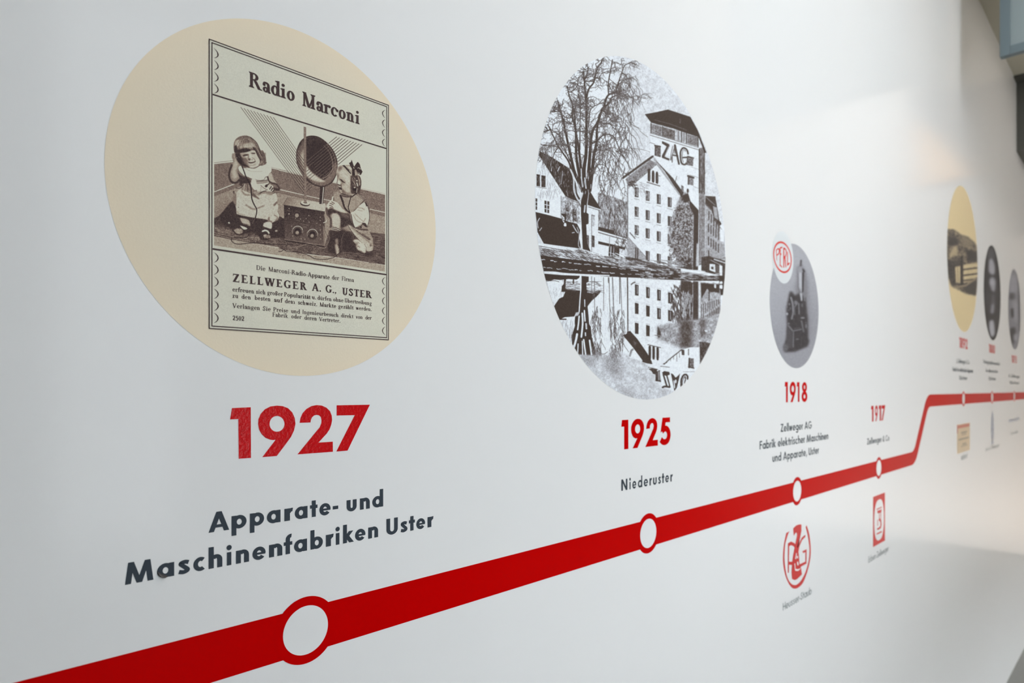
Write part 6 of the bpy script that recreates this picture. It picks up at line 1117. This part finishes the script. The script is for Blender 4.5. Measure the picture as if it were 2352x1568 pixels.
# ---------------------------------------------------------------- small far prints
RAMP_Y = [(0, (30, 29, 30)), (.3, (84, 77, 70)), (.6, (140, 126, 104)), (.85, (192, 176, 138)), (1., (202, 184, 144))]
yl = round_print('farm_print', 'round yellow print of an old farm building', 4.7525, .6670, .3720, paint_farm(), (500, 1000), RAMP_Y)
RAMP_G = [(0, (14, 14, 16)), (.3, (66, 66, 71)), (.6, (140, 141, 150)), (1., (190, 193, 200))]
round_print('portrait_print', 'darkest of the round prints, a blurred portrait right after the yellow print', 5.592, .5825, .2870, paint_portrait(0), (300, 700), RAMP_G)
round_print('portrait_print', 'pale grey round portrait print beside the dark portrait, at the edge of view', 6.459, .5570, .2810, paint_portrait(1), (300, 700), RAMP_G)
gz = lambda pts: tile(2160, 920, 9.802, pts)
cz = gz([(372, 540), (663, 490), (663, 1112), (378, 1190)])
cert = thing('document_print', 'small beige document with a red head below the upper line', 'wall print', W(cz[0][0], cz[3][1]))
P0, P1, q0_, q1_ = cz[0][0], cz[1][0], (cz[2][1]+cz[3][1])/2, (cz[0][1]+cz[1][1])/2
M_DOC = mat('beige_document', paint((198, 178, 150)), .5, .3, mott=((30, .3, paint((186, 170, 146))),)); M_DOCR = mat('red_document_head', paint((182, 116, 100)), .5, .3); M_DOCT = mat('document_text', paint((150, 138, 120)), .5, .3)
Flat(d0).add(rect(P0, q0_, P1, q1_)).build('sheet', M_DOC, cert); dh = q1_-q0_
Flat(d0+.00015).add(rect(P0+.01, q1_-dh*.14, P1-.01, q1_-.004)).add(rect(P0, q1_-dh*.3, P0+.02, q1_)).build('red_head', M_DOCR, cert)
dt = Flat(d0+.00015)
for f0, f1, a, b in ((.66, .72, .3, .75), (.6, .63, .35, .7), (.44, .5, .12, .9), (.26, .31, .4, .7), (.2, .23, .3, .8)): dt.add(rect(P0+(P1-P0)*a, q0_+dh*f0, P0+(P1-P0)*b, q0_+dh*f1))
dt.build('text_line', M_DOCT, cert)
fz = gz([(1170, 560)])[0]; M_FIG = mat('grey_figure_print', paint((142, 146, 158)), .5, .3, mott=((60, .8, paint((176, 180, 188))),))
fig = Flat(d0)
fig.add([(fz[0]+.052*math.cos(a)*(1.-.25*math.sin(a)), fz[1]+.088*math.sin(a)) for a in [k*math.tau/40 for k in range(40)]]).add([(fz[0]-.055, fz[1]-.115), (fz[0]+.055, fz[1]-.11), (fz[0]+.03, fz[1]-.088), (fz[0]-.03, fz[1]-.088)])
tag(fig.build('figure_print', M_FIG), 'narrow grey standing figure print below the upper line', 'wall print')
for lab, tx, e, q, m, w, cq_ in (('faint tiny caption under the beige document', 'Patent', (2208, 2222), gz([(520, 1320)])[0][1], M_GREYT, .15, .03), ('faint caption under the narrow grey figure print', 'Jakob Zellweger', (2263, 2295.5), gz([(1160, 1085)])[0][1], M_GREYT, .13, .02), ('faint bluish signature line at the edge of view, below the upper line', 'Unterschrift', (2317, 2340.5), gz([(1650, 465)])[0][1], mat('blue_ink', paint((132, 140, 160)), .5, .3), .2, .026), ('faint last caption under the bluish signature line', 'Gründer'.replace('ü', 'u'), (2321, 2339), gz([(1670, 745)])[0][1], M_GREYT, .13, .02)):
    t = thing('caption', lab, 'caption', W(HYP/(XV-e[0]), q), 'captions of the timeline'); put(tx, sans, w, e, q, cq_, 'text_line', m, t, single=True, gap=.1)

# ---------------------------------------------------------------- hanging panel near the ceiling
def at(x, y, Z):
    c, s = math.cos(TH), math.sin(TH); X = (x-1176)*Z/FPX
    return (Z*c+X*s, -DIST+Z*s-X*c, EYE+(YV-y)*Z/FPX)
a = at(2296, 131, 2.35); zt = a[2]+.62; hp = thing('hanging_panel', 'pale translucent panel in a blue-grey frame hanging below the ceiling', 'sign', (a[0], a[1]-.35, a[2]))
M_FRM = mat('blue_grey_frame', (.125, .16, .175), .5, .4); M_PAN = mat('pale_panel', (.235, .275, .28), .45, .4)
fw = .03
boxes('frame', [((a[0], a[1]-fw, a[2]), (a[0]+.03, a[1], zt))], M_FRM, hp, .002); boxes('frame', [((a[0], a[1]-.7, a[2]), (a[0]+.03, a[1]-fw, a[2]+fw))], M_FRM, hp, .002); boxes('frame', [((a[0], a[1]-.7, zt-fw), (a[0]+.03, a[1]-fw, zt))], M_FRM, hp, .002); boxes('frame', [((a[0], a[1]-.73, a[2]), (a[0]+.03, a[1]-.7, zt))], M_FRM, hp, .002)
boxes('sheet', [((a[0]+.008, a[1]-.7, a[2]+fw), (a[0]+.022, a[1]-fw, zt-fw))], M_PAN, hp)
for yy in (-.15, -.58): boxes('hanger_rod', [((a[0]+.01, a[1]+yy-.006, zt), (a[0]+.022, a[1]+yy+.006, 5.4))], M_FRM, hp)
